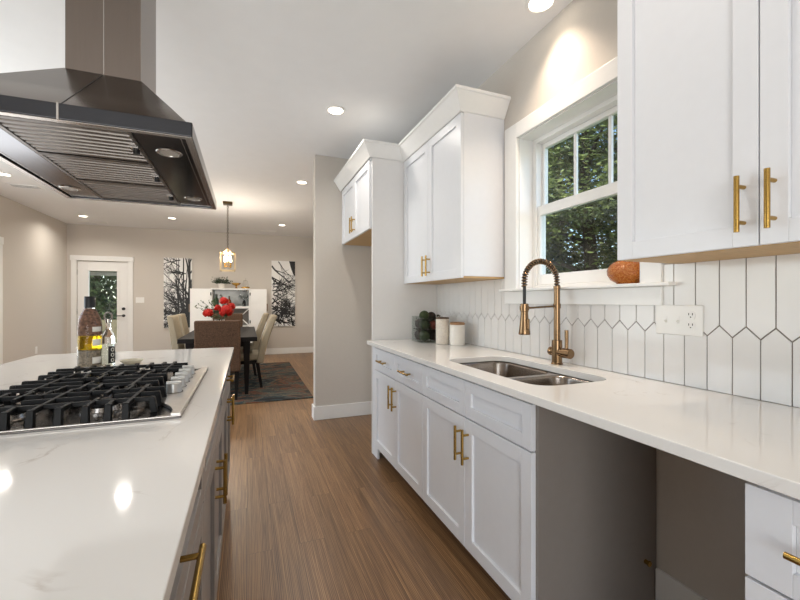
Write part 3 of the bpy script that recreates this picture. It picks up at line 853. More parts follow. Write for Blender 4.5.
for k, (y0, y1, x1, cen) in enumerate(((1.224, 1.468, -.248, ((-.59, 1.345), (-.383, 1.345))), (1.475, 1.722, -.285, ((-.48, 1.598),)), (1.729, 1.973, -.248, ((-.59, 1.85), (-.383, 1.85))))):
    b = MB()
    x0 = -.687
    ym = (y0 + y1) / 2
    for y in (y0 + .052, y1 - .052):
        bar(b, (x0, y), (x1, y)); leg(b, x0, y, -1, 0); leg(b, x1, y, 1, 0)
    bar(b, (x0, ym), (cen[0][0] - .028, ym)); leg(b, x0, ym, -1, 0)
    bar(b, (cen[-1][0] + .028, ym), (x1, ym)); leg(b, x1, ym, 1, 0)
    if len(cen) == 2: bar(b, (cen[0][0] + .028, ym), (cen[1][0] - .028, ym))
    for x in ((-.493, -.296) if len(cen) == 2 else (-.60, -.345)):
        bar(b, (x, y0), (x, y1)); leg(b, x, y0, 0, -1); leg(b, x, y1, 0, 1)
    for bx, by in cen:
        for s, ya_ in ((-1, y0), (1, y1)):
            bar(b, (bx, ya_), (bx, by + s * .026)); leg(b, bx, ya_, 0, s)
            for dx in (-.055, .048):
                bar(b, (bx + dx, ya_), (bx + dx * .9, by + s * .058)); leg(b, bx + dx, ya_, 0, s)
    b.build('grate', M_iron, ck, bevel=.0015)

# bottles and spoon rest beyond the cooktop
m, nt, p = new_mat('bottle_glass')
p.inputs['Base Color'].default_value = (.97, .98, .97, 1); p.inputs['Transmission Weight'].default_value = 1; p.inputs['Roughness'].default_value = .02; p.inputs['IOR'].default_value = 1.2
M_bot = m
def tint_glass(name, rgb):
    m, nt, p = new_mat(name)
    p.inputs['Base Color'].default_value = lin(rgb); p.inputs['Transmission Weight'].default_value = .85; p.inputs['Roughness'].default_value = .05; p.inputs['IOR'].default_value = 1.15
    nz = nt.nodes.new('ShaderNodeTexNoise'); nz.inputs['Scale'].default_value = 60
    return m
M_oil = tint_glass('golden_oil', (226, 190, 36))
M_herb = mat('herb_flakes', (132, 96, 76), .7, var=.75, scale=110, bump=.8)
M_label = mat('paper_label', (230, 226, 216), .6, var=.03)
bx, by = -.70, 2.285
bo = thing('oil_bottle', 'larger clear bottle of golden oil and herbs with a black cap on the island', 'bottle', (bx, by, .9145))
MB().lathe([(.042, .9145), (.0475, .92), (.048, 1.10), (.047, 1.12), (.041, 1.15), (.028, 1.182), (.0195, 1.198), (.018, 1.22)], (bx, by, 0), 32).build('glass', M_bot, bo, smooth=True)
MB().lathe([(.044, 1.0), (.0455, 1.001), (.0455, 1.063), (.044, 1.065)], (bx, by, 0), 32).build('oil', M_oil, bo, smooth=True)
MB().lathe([(.043, 1.067), (.0452, 1.07), (.0452, 1.118), (.0395, 1.147), (.027, 1.179), (.0185, 1.192)], (bx, by, 0), 32).build('herbs', M_herb, bo, smooth=True)
MB().lathe([(.042, .921), (.0452, .924), (.0452, .996), (.043, .998)], (bx, by, 0), 32).build('seeds', mat('pale_seeds', (150, 136, 118), .8, var=.5, scale=140, bump=.6), bo, smooth=True)
MB().lathe([(.0215, 1.197), (.0215, 1.25), (.02, 1.252)], (bx, by, 0), 24).build('cap', M_black, bo, smooth=True)
def curved_label(c, r, a0, a1, z0, z1, m, parent, name='label'):
    b = MB(); n = 8
    for k in range(n):
        t0, t1 = math.radians(a0 + (a1 - a0) * k / n), math.radians(a0 + (a1 - a0) * (k + 1) / n)
        b.quad((c[0] + r * math.cos(t0), c[1] + r * math.sin(t0), z0), (c[0] + r * math.cos(t1), c[1] + r * math.sin(t1), z0), (c[0] + r * math.cos(t1), c[1] + r * math.sin(t1), z1), (c[0] + r * math.cos(t0), c[1] + r * math.sin(t0), z1))
    bmesh.ops.remove_doubles(b.b, verts=b.b.verts, dist=1e-5)
    return b.build(name, m, parent, smooth=True, solid=.0006)
for z0, z1 in ((1.085, 1.108), (1.018, 1.05), (.935, .965)):
    curved_label((bx, by), .0488, -62, -12, z0, z1, M_label, bo)
bx, by = -.628, 2.29
bo = thing('cruet_bottle', 'smaller clear bottle with a loop stopper and a black side label on the island', 'bottle', (bx, by, .9145))
MB().lathe([(.023, .9145), (.0265, .918), (.0265, 1.045), (.0235, 1.068), (.014, 1.085), (.0105, 1.10), (.0105, 1.128), (.013, 1.131), (.013, 1.136)], (bx, by, 0), 26).build('glass', M_bot, bo, smooth=True)
MB().lathe([(.0242, .922), (.0247, .924), (.0247, 1.02), (.024, 1.022)], (bx, by, 0), 26).build('clear_contents', tint_glass('pale_liquid', (236, 238, 226)), bo, smooth=True)
b = MB().tube([(bx + .016 * math.cos(a), by, 1.155 + .02 * math.sin(a)) for a in [2 * PI * k / 18 for k in range(19)]], .0035, 8).cyl((bx, by, 1.122), (bx, by, 1.142), .009)
b.build('stopper', M_steel, bo, smooth=True)
lb = curved_label((bx, by), .0272, -75, 15, .93, 1.012, M_black, bo); lb['label'] = 'black label with white ring marks'
b = MB()
for z in (.945, .970, .995):
    a = math.radians(-38); c = (bx + .0281 * math.cos(a), by + .0281 * math.sin(a))
    t = Vector((-math.sin(a), math.cos(a), 0))
    b.tube([tuple(Vector((*c, z)) + t * (.0065 * math.cos(q)) + Vector((0, 0, .008 * math.sin(q)))) for q in [2 * PI * k / 14 for k in range(15)]], .0014, 5)
b.build('ring_marks', M_label, lb)
b = MB().lathe([(.025, .9145), (.036, .918), (.048, .928), (.052, .934), (.049, .934), (.036, .922), (.004, .918)], (-.54, 2.33, 0), 24)
tag(b.build('spoon_rest', mat('cream_stoneware', (206, 196, 172), .4, var=.1, scale=40), loc=(-.54, 2.33, .9145), smooth=True), 'small cream stoneware dish on the island behind the cooktop', 'dish')

# ---------------------------------------------------------------- range hood
hd = thing('range_hood', 'stainless pyramid range hood with square chimney hanging above the island cooktop', 'range hood', (-.437, 1.67, 1.68))
HX0, HX1, HY0, HY1 = -.734, -.14, 1.213, 2.129
z0, z1, z2 = 1.681, 1.722, 1.97
CX0, CX1, CY0, CY1 = -.54, -.334, 1.55, 1.79
MB().box(CX0, CX1, CY0, CY1, z2 - .004, 2.742).build('chimney', M_hood, hd, bevel=.002)
MB().box(-.4385, -.4360, CY0 - .0012, CY0, z2, 2.742).build('chimney_seam', M_steel, hd)
e = .012
b = MB().hexa([(HX0 + e, HY0 + e, z1), (HX1 - e, HY0 + e, z1), (HX1 - e, HY1 - e, z1), (HX0 + e, HY1 - e, z1)], [(CX0 - .004, CY0 - .004, z2), (CX1 + .004, CY0 - .004, z2), (CX1 + .004, CY1 + .004, z2), (CX0 - .004, CY1 + .004, z2)])
b.build('canopy', M_hood, hd, bevel=.002)
MB().hexa([(-.4385, HY0 + e - .001, z1), (-.436, HY0 + e - .001, z1), (-.436, HY0 + e + .004, z1), (-.4385, HY0 + e + .004, z1)], [(-.4385, CY0 - .005, z2), (-.436, CY0 - .005, z2), (-.436, CY0, z2), (-.4385, CY0, z2)]).build('canopy_seam', M_slot, hd)
plate([(HX0, HY0), (HX1, HY0), (HX1, HY1), (HX0, HY1)], [[(HX0 + .02, HY0 + .02), (HX1 - .02, HY0 + .02), (HX1 - .02, HY1 - .02), (HX0 + .02, HY1 - .02)]], z0, z1).build('fascia', M_hoodf, hd, bevel=.003)
plate([(HX0 + .002, HY0 + .002), (HX1 - .002, HY0 + .002), (HX1 - .002, HY1 - .002), (HX0 + .002, HY1 - .002)], [[(HX0 + .0195, HY0 + .0195), (HX1 - .0195, HY0 + .0195), (HX1 - .0195, HY1 - .0195), (HX0 + .0195, HY1 - .0195)]], z0 - .0015, z0 - .0002).build('lower_lip', M_steel, hd)
MB().box(-.4395, -.435, HY0 - .0012, HY0, z0, z1).build('fascia_seam', M_steel, hd)
MB().box(HX0 + .0205, HX1 - .0205, HY0 + .0205, HY1 - .0205, z1 - .012, z1 - .002).build('inner_plate', M_hoodf, hd)
M_frost = mat('frosted_lens', (170, 164, 156), .3, var=.02)
M_strip = mat('dark_glossy_steel', (84, 86, 92), .14, 1, var=.05, scale=6)
for (a, c, lx) in ((-.29, HX1 - .021, -.222), (HX0 + .021, -.604, -.665)):
    s = MB().box(a, c, HY0 + .021, HY1 - .021, z0 + .004, z0 + .010).build('light_panel', M_strip, hd, bevel=.001)
    xs = c - .012 if lx > -.4 else a + .012
    MB().box(xs - .001, xs + .001, HY0 + .022, HY1 - .022, z0 + .0032, z0 + .0039).build('panel_seam', M_steel, s)
    for y in (1.378, 1.955):
        q = MB().lathe([(.036, z0 + .0035), (.034, z0 + .001), (.027, z0 + .0005), (.026, z0 + .0035)], (lx, y, 0), 26).build('lamp_ring', M_steel, s, smooth=True)
        MB().lathe([(.0258, z0 + .0032), (.0258, z0 + .0022)], (lx, y, 0), 26).build('lamp_lens', M_frost, q)
n = 3; L = (HY1 - HY0 - .05) / n
for k in range(n):
    ya_ = HY0 + .025 + L * k; yb_ = ya_ + L - .003
    b = MB()
    b.box(-.602, -.592, ya_, yb_, z0 + .003, z0 + .016).box(-.302, -.292, ya_, yb_, z0 + .003, z0 + .016).box(-.592, -.302, ya_, ya_ + .008, z0 + .003, z0 + .016).box(-.592, -.302, yb_ - .008, yb_, z0 + .003, z0 + .016)
    b.box(-.592, -.302, ya_ + .008, yb_ - .008, z0 + .022, z0 + .024)
    ns = 9
    for j in range(ns):
        yy = ya_ + .012 + (yb_ - ya_ - .024) * (j + .5) / ns
        b.prism([(yy - .011, z0 + .016), (yy - .0075, z0 + .005), (yy + .0075, z0 + .005), (yy + .011, z0 + .016)], 'x', -.592, -.302)
    f = b.build('baffle_filter', M_filter, hd)
    b = MB().box(-.322, -.300, (ya_ + yb_) / 2 - .02, (ya_ + yb_) / 2 + .02, z0 + .0005, z0 + .0035)
    b.build('latch_plate', M_steel, f)
    MB().lathe([(.009, z0 - .012), (.009, z0 + .001)], (-.308, (ya_ + yb_) / 2, 0), 12).build('latch_knob', M_black, f, smooth=True)

# ---------------------------------------------------------------- ceiling fittings
def downlight(x, y, label, power=DOWN_POWER, col=DOWN_COL, spread=150):
    t = thing('recessed_light', label, 'ceiling light', (x, y, ZC), 'recessed ceiling lights')
    MB().lathe([(.078, ZC - .001), (.076, ZC - .006), (.060, ZC - .007), (.058, ZC - .002)], (x, y, 0), 28, caps=False).build('trim_ring', M_trim, t, smooth=True)
    MB().lathe([(.058, ZC - .003), (.058, ZC - .0015)], (x, y, 0), 28).build('lens', M_lens, t)
    lamp('lamp', 'AREA', (0, 0, -.009), (0, 0, 0), power, col, t, shape='DISK', size=.11, spread=math.radians(spread))
for x, y, lb in ((.655, 3.08, 'round recessed ceiling light nearest the refrigerator cabinet crown, over the aisle'), (.65, 5.10, 'round recessed ceiling light just beyond the partition wall end'),
                 (.65, 8.12, 'recessed ceiling light farthest back on the right, above the right canvas'), (-1.274, 8.17, 'recessed ceiling light above the left canvas, behind the hood corner'),
                 (-2.72, 8.55, 'recessed ceiling light above the back door'), (-2.70, 6.07, 'recessed ceiling light at the left picture edge under the hood'),
                 (1.386, 1.59, 'recessed ceiling light close to the wall above the sink window'),
                 (-1.26, 5.10, 'recessed ceiling light hidden behind the hood'), (.655, 1.06, 'unseen recessed ceiling light added over the aisle beside the hood as fill')):  # the aisle one is unseen, added to light counters and cabinets
    if x > 1: downlight(x, y, lb, 3.4, SINK_COL, 92)
    else: downlight(x, y, lb, 11 if y > 5.05 else 3.4 if y < 2 else 5.5)
def vent(x, y, lx, ly, label):
    t = thing('ceiling_vent', label, 'vent', (x, y, ZC), 'ceiling vents')
    plate([(x - lx, y - ly), (x + lx, y - ly), (x + lx, y + ly), (x - lx, y + ly)], [[(x - lx + .02, y - ly + .02), (x + lx - .02, y - ly + .02), (x + lx - .02, y + ly - .02), (x - lx + .02, y + ly - .02)]], ZC - .008, ZC - .001).build('frame', M_trim, t)
    MB().box(x - lx + .02, x + lx - .02, y - ly + .02, y + ly - .02, ZC - .003, ZC - .001).build('dark_duct', M_slot, t)
    b = MB()
    for k in range(5):
        yy = y - ly + .02 + (2 * ly - .04) * (k + .5) / 5
        b.box(x - lx + .02, x + lx - .02, yy - .006, yy + .004, ZC - .007, ZC - .004)
    b.build('slats', M_trim, t)
vent(.43, 8.9, .17, .08, 'ceiling vent near the far wall to the right of the pendant')
vent(-2.68, 9.1, .17, .08, 'ceiling vent near the far wall above the back door')
vent(-2.72, 6.62, .17, .10, 'ceiling vent beside the light at the left picture edge')

# wall plates
def wall_plate(name, label, c, normal, w=.12, h=.115):
    t = thing(name, label, 'switch plate' if 'switch' in name else 'outlet', c)
    x, y, z = c
    if normal == 'y':
        MB().box(x - w / 2, x + w / 2, y - .006, y, z - h / 2, z + h / 2).build('plate', M_plate, t, bevel=.002)
        for dx in (-.023, .023): MB().box(x + dx - .012, x + dx + .012, y - .009, y - .006, z - .03, z + .03).build('rocker', M_plate, t, bevel=.002)
    else:
        MB().box(x, x + .006, y - w / 2, y + w / 2, z - h / 2, z + h / 2).build('plate', M_plate, t, bevel=.002)
        for dz in (-.022, .022): MB().lathe([(.016, x + .006), (.016, x + .0085)], (0, y, z + dz), 16, 'x').build('socket', M_plate, t)
wall_plate('light_switch', 'white double light switch on the far wall beside the back door', (-2.06, YF, 1.25), 'y', .15)
wall_plate('wall_outlet', 'white outlet low on the left wall just above the island corner', (XL, 8.3, .41), 'x', .075, .12)

# ---------------------------------------------------------------- dining area
RUGX0, RUGX1, RUGY0, RUGY1 = -1.7, .79, 5.03, 8.15
tag(MB().box(RUGX0, RUGX1, RUGY0, RUGY1, .0005, .010).build('area_rug', rug_mat(), loc=(-.45, 6.6, .0005), bevel=.003), 'abstract dark multicoloured rug under the dining table', 'rug')
RZ = .0102
TX0, TX1, TY0, TY1 = -.795, .125, 5.45, 7.62
tt = thing('dining_table', 'dark espresso wooden dining table on the rug', 'table', (-.37, 6.4, RZ))
MB().box(TX0, TX1, TY0, TY1, .705, .762).build('tabletop', M_dwood, tt, bevel=.004)
MB().box(TX0 + .1, TX1 - .1, TY0 + .1, TY1 - .1, .63, .704).build('apron', M_dwood, tt)
for x in (TX0 + .13, TX1 - .13):
    for y in (TY0 + .075, TY1 - .075):
        MB().hexa([(x - .022, y - .022, RZ), (x + .022, y - .022, RZ), (x + .022, y + .022, RZ), (x - .022, y + .022, RZ)], [(x - .045, y - .045, .7045), (x + .045, y - .045, .7045), (x + .045, y + .045, .7045), (x - .045, y + .045, .7045)]).build('leg', M_dwood, tt, bevel=.003)

def chair(label, loc, rotz, fab, w=.25, rake=.13, h=1.02):
    """upholstered chair facing +y, its origin on the floor below the seat's middle"""
    t = thing('dining_chair', label, 'chair', (0, 0, 0), 'upholstered chairs round the dining table')
    b = MB().box(-w + .01, w - .01, -.24, .27, .40, .505)
    b.build('seat', fab, t, bevel=.025, segs=3)
    rings = []
    for k in range(9):
        s = k / 8; z = .36 + (h - .36) * s
        y = -.225 - rake * s ** 1.4
        th = .05 - .012 * s
        rings.append([(-w, y - th, z), (w, y - th, z), (w, y + th, z), (-w, y + th, z)])
    MB().loft(rings).build('backrest', fab, t, bevel=.02, segs=3)
    MB().box(-w + .015, w - .015, -.22, .255, .355, .399).build('seat_frame', M_dwood, t)
    for sx in (-1, 1):
        MB().hexa([(sx * (w - .05) - .016, .20, RZ), (sx * (w - .05) + .016, .20, RZ), (sx * (w - .05) + .016, .232, RZ), (sx * (w - .05) - .016, .232, RZ)], [(sx * (w - .045) - .022, .20, .354), (sx * (w - .045) + .022, .20, .354), (sx * (w - .045) + .022, .245, .354), (sx * (w - .045) - .022, .245, .354)]).build('leg', M_dwood, t)
        MB().hexa([(sx * (w - .05) - .016, -.262, RZ), (sx * (w - .05) + .016, -.262, RZ), (sx * (w - .05) + .016, -.227, RZ), (sx * (w - .05) - .016, -.227, RZ)], [(sx * (w - .045) - .022, -.215, .354), (sx * (w - .045) + .022, -.215, .354), (sx * (w - .045) + .022, -.17, .354), (sx * (w - .045) - .022, -.17, .354)]).build('leg', M_dwood, t)
    t.location = (loc[0], loc[1], 0); t.rotation_euler = (0, 0, rotz)
    return t
brown = chair('brown tweed dining chair with its back to the island, at the near table end', (-.33, 5.50, 0), 0, M_fabd, .255, .05, .995)
copy_tree(brown, (-.33, 7.74, 0), PI, 'brown tweed dining chair at the far table end, mostly hidden behind the flowers')
cream = chair('cream dining chair on the right of the table, nearer the island', (-.055, 6.05, 0), PI / 2, M_fab, .235, .20, 1.025)
copy_tree(cream, (-.115, 7.05, 0), PI / 2, 'cream dining chair on the right of the table, behind the nearer one')
lefty = chair('cream dining chair on the left of the table, nearer the island', (-.67, 6.35, 0), -PI / 2, M_fab, .235, .09, 1.025)
copy_tree(lefty, (-.67, 7.08, 0), -PI / 2, 'cream dining chair on the left of the table, second from the island')

# flowers on the table
vx, vy = -.37, 6.25
fv = thing('flower_vase', 'clear glass vase with a white lattice band on the dining table', 'vase', (vx, vy, .7625))
MB().lathe([(.05, .7625), (.058, .766), (.062, .90), (.065, .975), (.061, .975), (.056, .90), (.052, .772)], (vx, vy, 0), 24).build('glass', M_cglass, fv, smooth=True)
b = MB()
for k in range(12):
    a = 2 * PI * k / 12
    for sg in (1, -1):
        pts = [(vx + .0655 * math.cos(a + sg * j * .13), vy + .0655 * math.sin(a + sg * j * .13), .80 + .16 * j / 6) for j in range(7)]
        b.tube(pts, .0035, 5)
b.build('lattice', M_trim, fv)
def bloom(b, c, r, seed):
    rd = random.Random(seed); c = Vector(c) + Vector((0, 0, r * .3))
    for k in range(34):
        h = 1 - 1.55 * (k + .5) / 34; a = k * 2.39996 + rd.uniform(-.2, .2); w = math.sqrt(max(0, 1 - h * h))
        o = Vector((w * math.cos(a), w * math.sin(a), h))
        t = Vector((-math.sin(a), math.cos(a), 0)); u = o.cross(t) * -1
        if u.z < 0: u = -u
        p = c + o * r * rd.uniform(.55, .8); L = r * .5
        b.quad(*[tuple(q) for q in (p - u * L * .6, p - t * L * .7 + o * L * .15, p - t * L * .5 + u * L * .8 + o * L * .35, p + u * L * 1.1 + o * L * .5, p + t * L * .5 + u * L * .8 + o * L * .35, p + t * L * .7 + o * L * .15)])
for k, (dx, dy, z, r, lb) in enumerate(((-.15, -.02, 1.05, .075, 'red flower leaning left out of the table vase'), (.09, -.05, 1.07, .10, 'largest red flower at the right front of the table vase'),
                                      (.055, .04, 1.23, .065, 'topmost orange-red flower of the table vase'), (.15, .12, 1.15, .06, 'red flower farthest right in the table vase'), (-.03, .08, 1.13, .055, 'small red flower in the middle of the table vase'))):
    f = thing('red_flower', lb, 'flower', (vx + dx * .1, vy + dy * .1, .775), 'red flowers in the table vase')
    b = MB(); bloom(b, (vx + dx, vy + dy, z - .03), r, k); b.build('petals', M_red, f, solid=.002)
    b = MB().tube([(vx + dx * .15 , vy + dy * .15, .775), (vx + dx * .45, vy + dy * .45, .97), (vx + dx, vy + dy, z - .03)], .004, 6)
    rd = random.Random(k)
    for j in range(3):
        s = .5 + .16 * j; q = Vector((vx + dx * s, vy + dy * s, .97 + (z - 1.0) * (s - .45) / .55))
        a = rd.uniform(0, 2 * PI); o = Vector((math.cos(a), math.sin(a), .4)) * .09; t = Vector((-math.sin(a), math.cos(a), 0)) * .025
        b.quad(tuple(q), tuple(q + o * .5 + t), tuple(q + o), tuple(q + o * .5 - t))
    b.build('stem', M_stem, f)
b = MB(); rd = random.Random(5)
for k in range(9):
    a = PI * .75 + rd.uniform(-.9, .9); l = rd.uniform(.22, .34)
    p0 = Vector((vx, vy, .80)); p1 = Vector((vx + .04 * math.cos(a), vy + .04 * math.sin(a), .99)); p2 = Vector((vx + l * math.cos(a), vy + l * .6 * math.sin(a), rd.uniform(1.08, 1.28)))
    b.tube([p0, p1, p1.lerp(p2, .6) + Vector((0, 0, .03)), p2], .0025, 5)
    for j in range(5):
        q = p1.lerp(p2, .4 + .14 * j); o = Vector((rd.uniform(-1, 1), rd.uniform(-1, 1), rd.uniform(0, 1))).normalized() * .05; t = o.orthogonal().normalized() * .012
        b.quad(tuple(q), tuple(q + o * .5 + t), tuple(q + o), tuple(q + o * .5 - t))
tag(b.build('greenery_spray', M_stem, loc=(vx, vy, .78)), 'thin green leafy sprays spreading left from the table vase', 'greenery', kind='stuff')

# pendant lantern
px, py = -.275, 6.55
pd = thing('pendant_lantern', 'gold open lantern pendant with candle bulbs above the dining table', 'pendant light', (px, py, ZC))
MB().box(px - .065, px + .065, py - .065, py + .065, ZC - .04, ZC - .0005).build('ceiling_canopy', M_ant, pd, bevel=.004)
b = MB(); z = ZC - .035; k = 0
while z > 2.06:
    pts = []
    for j in range(13):
        a = 2 * PI * j / 12; r = .012 * math.cos(a)
        pts.append((px + (r if k % 2 else 0), py + (0 if k % 2 else r), z - .016 + .018 * math.sin(a)))
    b.tube(pts, .0036, 5); z -= .028; k += 1
b.build('chain', M_ant, pd)
fw, zt, zb = .10, 1.965, 1.695
b = MB()
for sx in (-1, 1):
    for sy in (-1, 1):
        b.box(px + sx * fw - .005, px + sx * fw + .005, py + sy * fw - .005, py + sy * fw + .005, zb, zt)
        b.tube([(px + sx * fw, py + sy * fw, zt - .005), (px + sx * fw * .5, py + sy * fw * .5, zt + .012), (px, py, zt + .07)], .005, 6)
for z in (zb, zt):
    for s in (-1, 1):
        b.box(px - fw - .005, px + fw + .005, py + s * fw - .005, py + s * fw + .005, z - .006, z + .006)
        b.box(px + s * fw - .005, px + s * fw + .005, py - fw, py + fw, z - .006, z + .006)
b.cyl((px, py, zt + .075), (px, py, zb + .06), .007)
b.build('frame', M_champ, pd)
b = MB()
for s in (-1, 1):
    b.box(px - fw + .009, px + fw - .009, py + s * fw - .0015, py + s * fw + .0015, zb + .01, zt - .01).box(px + s * fw - .0015, px + s * fw + .0015, py - fw + .009, py + fw - .009, zb + .01, zt - .01)
b.build('glass_panels', M_lglass, pd)
for k in range(4):
    a = PI / 4 + PI / 2 * k; x, y = px + .055 * math.cos(a), py + .055 * math.sin(a)
    c = MB().lathe([(.012, zb + .05), (.012, zb + .13)], (x, y, 0), 12).cyl((px, py, zb + .062), (x, y, zb + .055), .005, n=6).build('candle', M_gold, pd, smooth=True)
    MB().lathe([(.006, zb + .13), (.015, zb + .155), (.013, zb + .18), (.004, zb + .21), (.001, zb + .222)], (x, y, 0), 14).build('bulb', M_bulb, c, smooth=True)
lamp('lamp', 'POINT', (0, 0, zb + .235 - ZC), (0, 0, 0), 42, (1, .88, .74), pd, shadow_soft_size=.04)

# canvases
def canvas(label, x0, x1, z0, z1, seed, patch):
    t = thing('wall_canvas', label, 'picture', ((x0 + x1) / 2, YF, z0))
    MB().box(x0, x1, YF - .035, YF - .001, z0, z1).build('canvas', M_trim, t, bevel=.003)
    rd = random.Random(seed); b = MB(); yq = YF - .0358
    def rib(p, q, w0, w1):
        p = Vector(p); q = Vector(q); d = q - p
        if d.length < 1e-4: return
        n = Vector((-d.y, d.x)).normalized()
        poly = [tuple(p - n * w0), tuple(q - n * w1), tuple(q + n * w1), tuple(p + n * w0)]
        for f, v, s in ((0, x0 + .002, -1), (0, x1 - .002, 1), (1, z0 + .002, -1), (1, z1 - .002, 1)):
            poly = clip(poly, f, v, s)
            if len(poly) < 3: return
        b.quad(*[(u, yq - rd.uniform(0, .0006), w) for u, w in poly])
    def branch(p, a, l, w, depth):
        n = 7; cur = Vector(p)
        for k in range(n):
            a += rd.uniform(-.16, .16)
            nx = cur + Vector((math.cos(a), math.sin(a))) * (l / n)
            w1 = w * (1 - .8 * (k + 1) / n)
            rib(cur, nx, w * 1.35 * (1 - .8 * k / n), w1 * 1.35)
            if depth and rd.random() < .75:
                branch(nx, a + rd.choice((-1, 1)) * rd.uniform(.35, .9), l * rd.uniform(.35, .6), max(w1 * .75, .0025), depth - 1)
            cur = nx
    if patch:
        b.quad((x1 - .14, yq, z1 - .003), (x1 - .003, yq, z1 - .003), (x1 - .003, yq, z1 - .36), (x1 - .05, yq, z1 - .30), (x1 - .10, yq, z1 - .16))
        for k in range(16): branch((x0 + rd.uniform(0, .08), z0 + rd.uniform(.15, 1.3)), rd.uniform(-.9, .9), rd.uniform(.4, .7), .011, 2)
        branch((x0, z1 - .12), -.8, .9, .014, 2); branch((x0 + .15, z1 - .02), -1.0, .6, .008, 1); branch((x0, z1 - .38), -.45, .65, .012, 2)
        for k in range(20): branch((x0 + rd.uniform(.1, .45), z0 + rd.uniform(.03, .5)), rd.uniform(0, 6.28), rd.uniform(.15, .4), .014, 2)
    else:
        for x, w in ((x1 - .05, .022), (x1 - .17, .018), (x1 - .26, .010)): branch((x, z0), PI / 2 + rd.uniform(-.03, .03), z1 - z0 + .1, w * 1.6, 1); rib((x, z0), (x + .01, z1), w, w * .6)
        for k in range(26): branch((x1 - rd.uniform(0, .25), z0 + rd.uniform(.1, 1.45)), PI + rd.uniform(-1.1, 1.1), rd.uniform(.25, .5), .009, 2)
        for k in range(22): branch((x0 + rd.uniform(.1, .5), z0 + rd.uniform(.05, .42)), rd.uniform(0, 6.28), rd.uniform(.15, .35), .013, 2)
    b.build('print', M_black, t)['label'] = 'black bare branches'
canvas('tall white canvas with black upright bare branches, left of the white bar cabinet', -1.63, -1.10, .66, 2.145, 11, False)
canvas('tall white canvas with black slanting branches and a black corner, right of the bar cabinet', .525, 1.055, .645, 2.16, 12, True)

# bar cabinet
BX0, BX1, BY0, BY1, BZ = -.705, .062, 9.08, 9.46, 1.50
bc = thing('bar_cabinet', 'white bar cabinet with its two doors open against the far wall', 'cabinet', (-.32, 9.27, 0))
b = MB()
b.box(BX0, BX0 + .025, BY0, BY1, .06, BZ - .03).box(BX1 - .025, BX1, BY0, BY1, .06, BZ - .03).box(BX0, BX1, BY0, BY1, BZ - .03, BZ).box(BX0, BX1, BY0, BY1, .02, .06).box(BX0 + .025, BX1 - .025, BY1 - .015, BY1, .06, BZ - .03)
b.build('carcass', M_trim, bc, bevel=.003)
MB().box(BX0 + .026, BX1 - .026, BY1 - .02, BY1 - .016, 1.12, BZ - .035).build('mirror_back', M_mirror, bc)
MB().box(BX0 + .026, BX1 - .026, BY1 - .02, BY1 - .016, .07, 1.069).build('lower_back', mat('grey_back', (120, 114, 108), .5), bc)
MB().box(BX0 + .0255, BX1 - .0255, BY0 + .005, BY1 - .021, 1.07, 1.115).build('shelf', M_trim, bc)
MB().box(BX0 + .0255, BX1 - .0255, BY0 + .005, BY1 - .021, .68, .70).build('shelf', M_trim, bc)
b = MB()
xc = BX1 - .025
b.prism([(xc - .19, .89), (xc - .18, .90), (xc - .001, 1.069), (xc - .001, 1.05), (xc - .165, .89)], 'y', BY0 + .01, BY0 + .05)
b.prism([(xc - .19, .885), (xc - .165, .885), (xc - .001, .72), (xc - .001, .70), (xc - .012, .70)], 'y', BY0 + .01, BY0 + .05)
b.build('wine_rack', M_trim, bc)
for s, (a, c) in ((-1, (-1.092, BX0 - .002)), (1, (BX1 + .002, .40))):
    d = MB().box(a, c, BY0 + .0, BY0 + .022, .07, BZ - .012).build('door', M_trim, bc, bevel=.003)
    xo = a if s < 0 else c
    MB().box(xo - .0 if s > 0 else xo - .025, xo + .025 if s > 0 else xo, BY0 + .002, BY0 + .02, 1.0, 1.17).build('pull', mat('tan_leather', (120, 100, 80), .6), d)
    for z in (1.38, .78):
        MB().cyl((BX0 if s < 0 else BX1, BY0 - .008, z - .03), (BX0 if s < 0 else BX1, BY0 - .008, z + .03), .012, n=10).build('hinge', M_black, d)
b = MB()
for k in range(3):
    x = BX1 - .24 + .085 * k
    b.box(x - .006, x + .006, BY0 + .04, BY1 - .05, BZ - .045, BZ - .0305)
b.build('glass_rack', M_steel, bc)
for k in range(3):
    x = BX1 - .2 + .075 * k; y = BY0 + .12 + .02 * k
    tag(MB().lathe([(.03, BZ - .05), (.004, BZ - .056), (.004, BZ - .13), (.022, BZ - .15), (.036, BZ - .18), (.034, BZ - .23), (.032, BZ - .23), (.034, BZ - .18)], (x, y, 0), 18).build('wine_glass', M_bot, loc=(x, y, BZ - .23), smooth=True),
        'wine glass hanging upside down in the bar cabinet, %s' % ('left of the hanging three', 'middle of the hanging three', 'nearest the right side wall')[k], 'glass', 'wine glasses hanging in the bar cabinet')
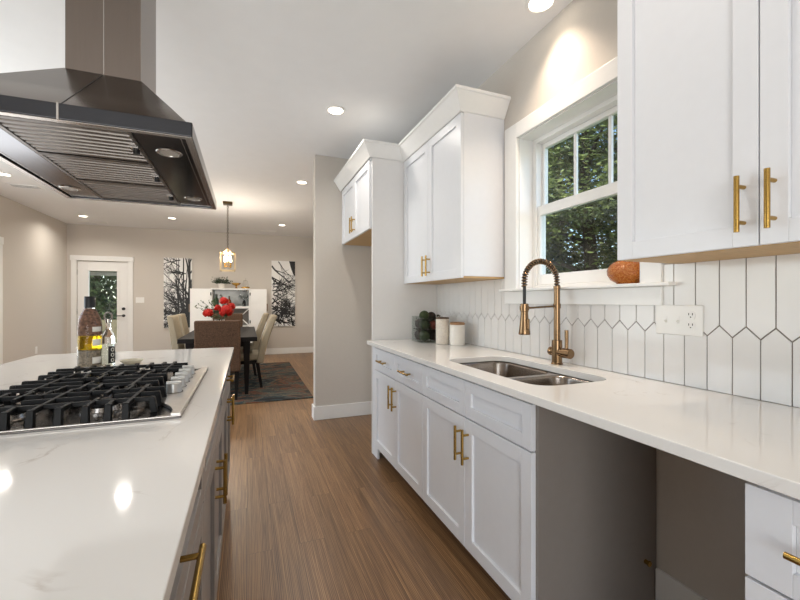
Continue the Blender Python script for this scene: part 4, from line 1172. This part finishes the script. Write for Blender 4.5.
for k, (x, c, hgt, lb) in enumerate(((-.62, (60, 86, 60), .26, 'green bottle at the left end of the bar cabinet shelf'), (-.53, (190, 196, 190), .25, 'pale clear bottle second from the left on the bar cabinet shelf'), (-.36, (120, 60, 30), .22, 'amber bottle in the middle of the bar cabinet shelf'), (-.06, (26, 26, 28), .16, 'short black bottle at the right of the bar cabinet shelf'))):
    t = thing('liquor_bottle', lb, 'bottle', (x, 9.27, 1.1155), 'bottles in the bar cabinet')
    z = 1.1155
    MB().lathe([(.03, z), (.036, z + .004), (.036, z + hgt * .58), (.014, z + hgt * .75), (.013, z + hgt * .9)], (x, 9.27, 0), 16).build('glass', mat('bottle_%d' % k, c, .1, var=.02), t, smooth=True)
    MB().lathe([(.015, z + hgt * .9), (.015, z + hgt)], (x, 9.27, 0), 12).build('stopper', M_black, t)
pp = thing('potted_plant', 'small bushy green plant in a white pot on top of the bar cabinet', 'plant', (-.51, 9.25, BZ))
MB().lathe([(.05, BZ + .0005), (.058, BZ + .005), (.068, BZ + .10), (.062, BZ + .10), (.058, BZ + .09)], (-.51, 9.25, 0), 20).build('pot', M_cer, pp, smooth=True)
rd = random.Random(9); b = MB()
for k in range(420):
    d = Vector((rd.gauss(0, .075), rd.gauss(0, .06), abs(rd.gauss(0, .05)))); q = Vector((-.51, 9.25, BZ + .105)) + d
    o = Vector((d.x, d.y, rd.uniform(-.02, .08))).normalized() * .035; t = o.orthogonal().normalized() * .009
    b.quad(tuple(q), tuple(q + o * .5 + t), tuple(q + o), tuple(q + o * .5 - t))
b.build('leaves', mat('dark_leaf', (44, 62, 40), .6, var=.4, scale=60), pp)
tag(MB().lathe([(.04, BZ + .0005), (.035, BZ + .01), (.01, BZ + .03), (.02, BZ + .06), (.08, BZ + .09), (.10, BZ + .12), (.095, BZ + .12), (.07, BZ + .095), (.01, BZ + .07)], (-.22, 9.25, 0), 20).build('gold_bowl', M_gold, loc=(-.22, 9.25, BZ), smooth=True), 'low gold footed bowl beside the plant on the bar cabinet', 'bowl')
t = thing('gold_cloche', 'pointed gold and glass ornament at the right on top of the bar cabinet', 'ornament', (-.03, 9.25, BZ))
MB().lathe([(.08, BZ + .0005), (.085, BZ + .012), (.085, BZ + .035), (.06, BZ + .045)], (-.03, 9.25, 0), 20).build('base', M_gold, t, smooth=True)
MB().lathe([(.055, BZ + .046), (.055, BZ + .13), (.04, BZ + .17), (.012, BZ + .19), (.008, BZ + .21), (.012, BZ + .225), (.004, BZ + .235)], (-.03, 9.25, 0), 20).build('dome', M_bot, t, smooth=True)
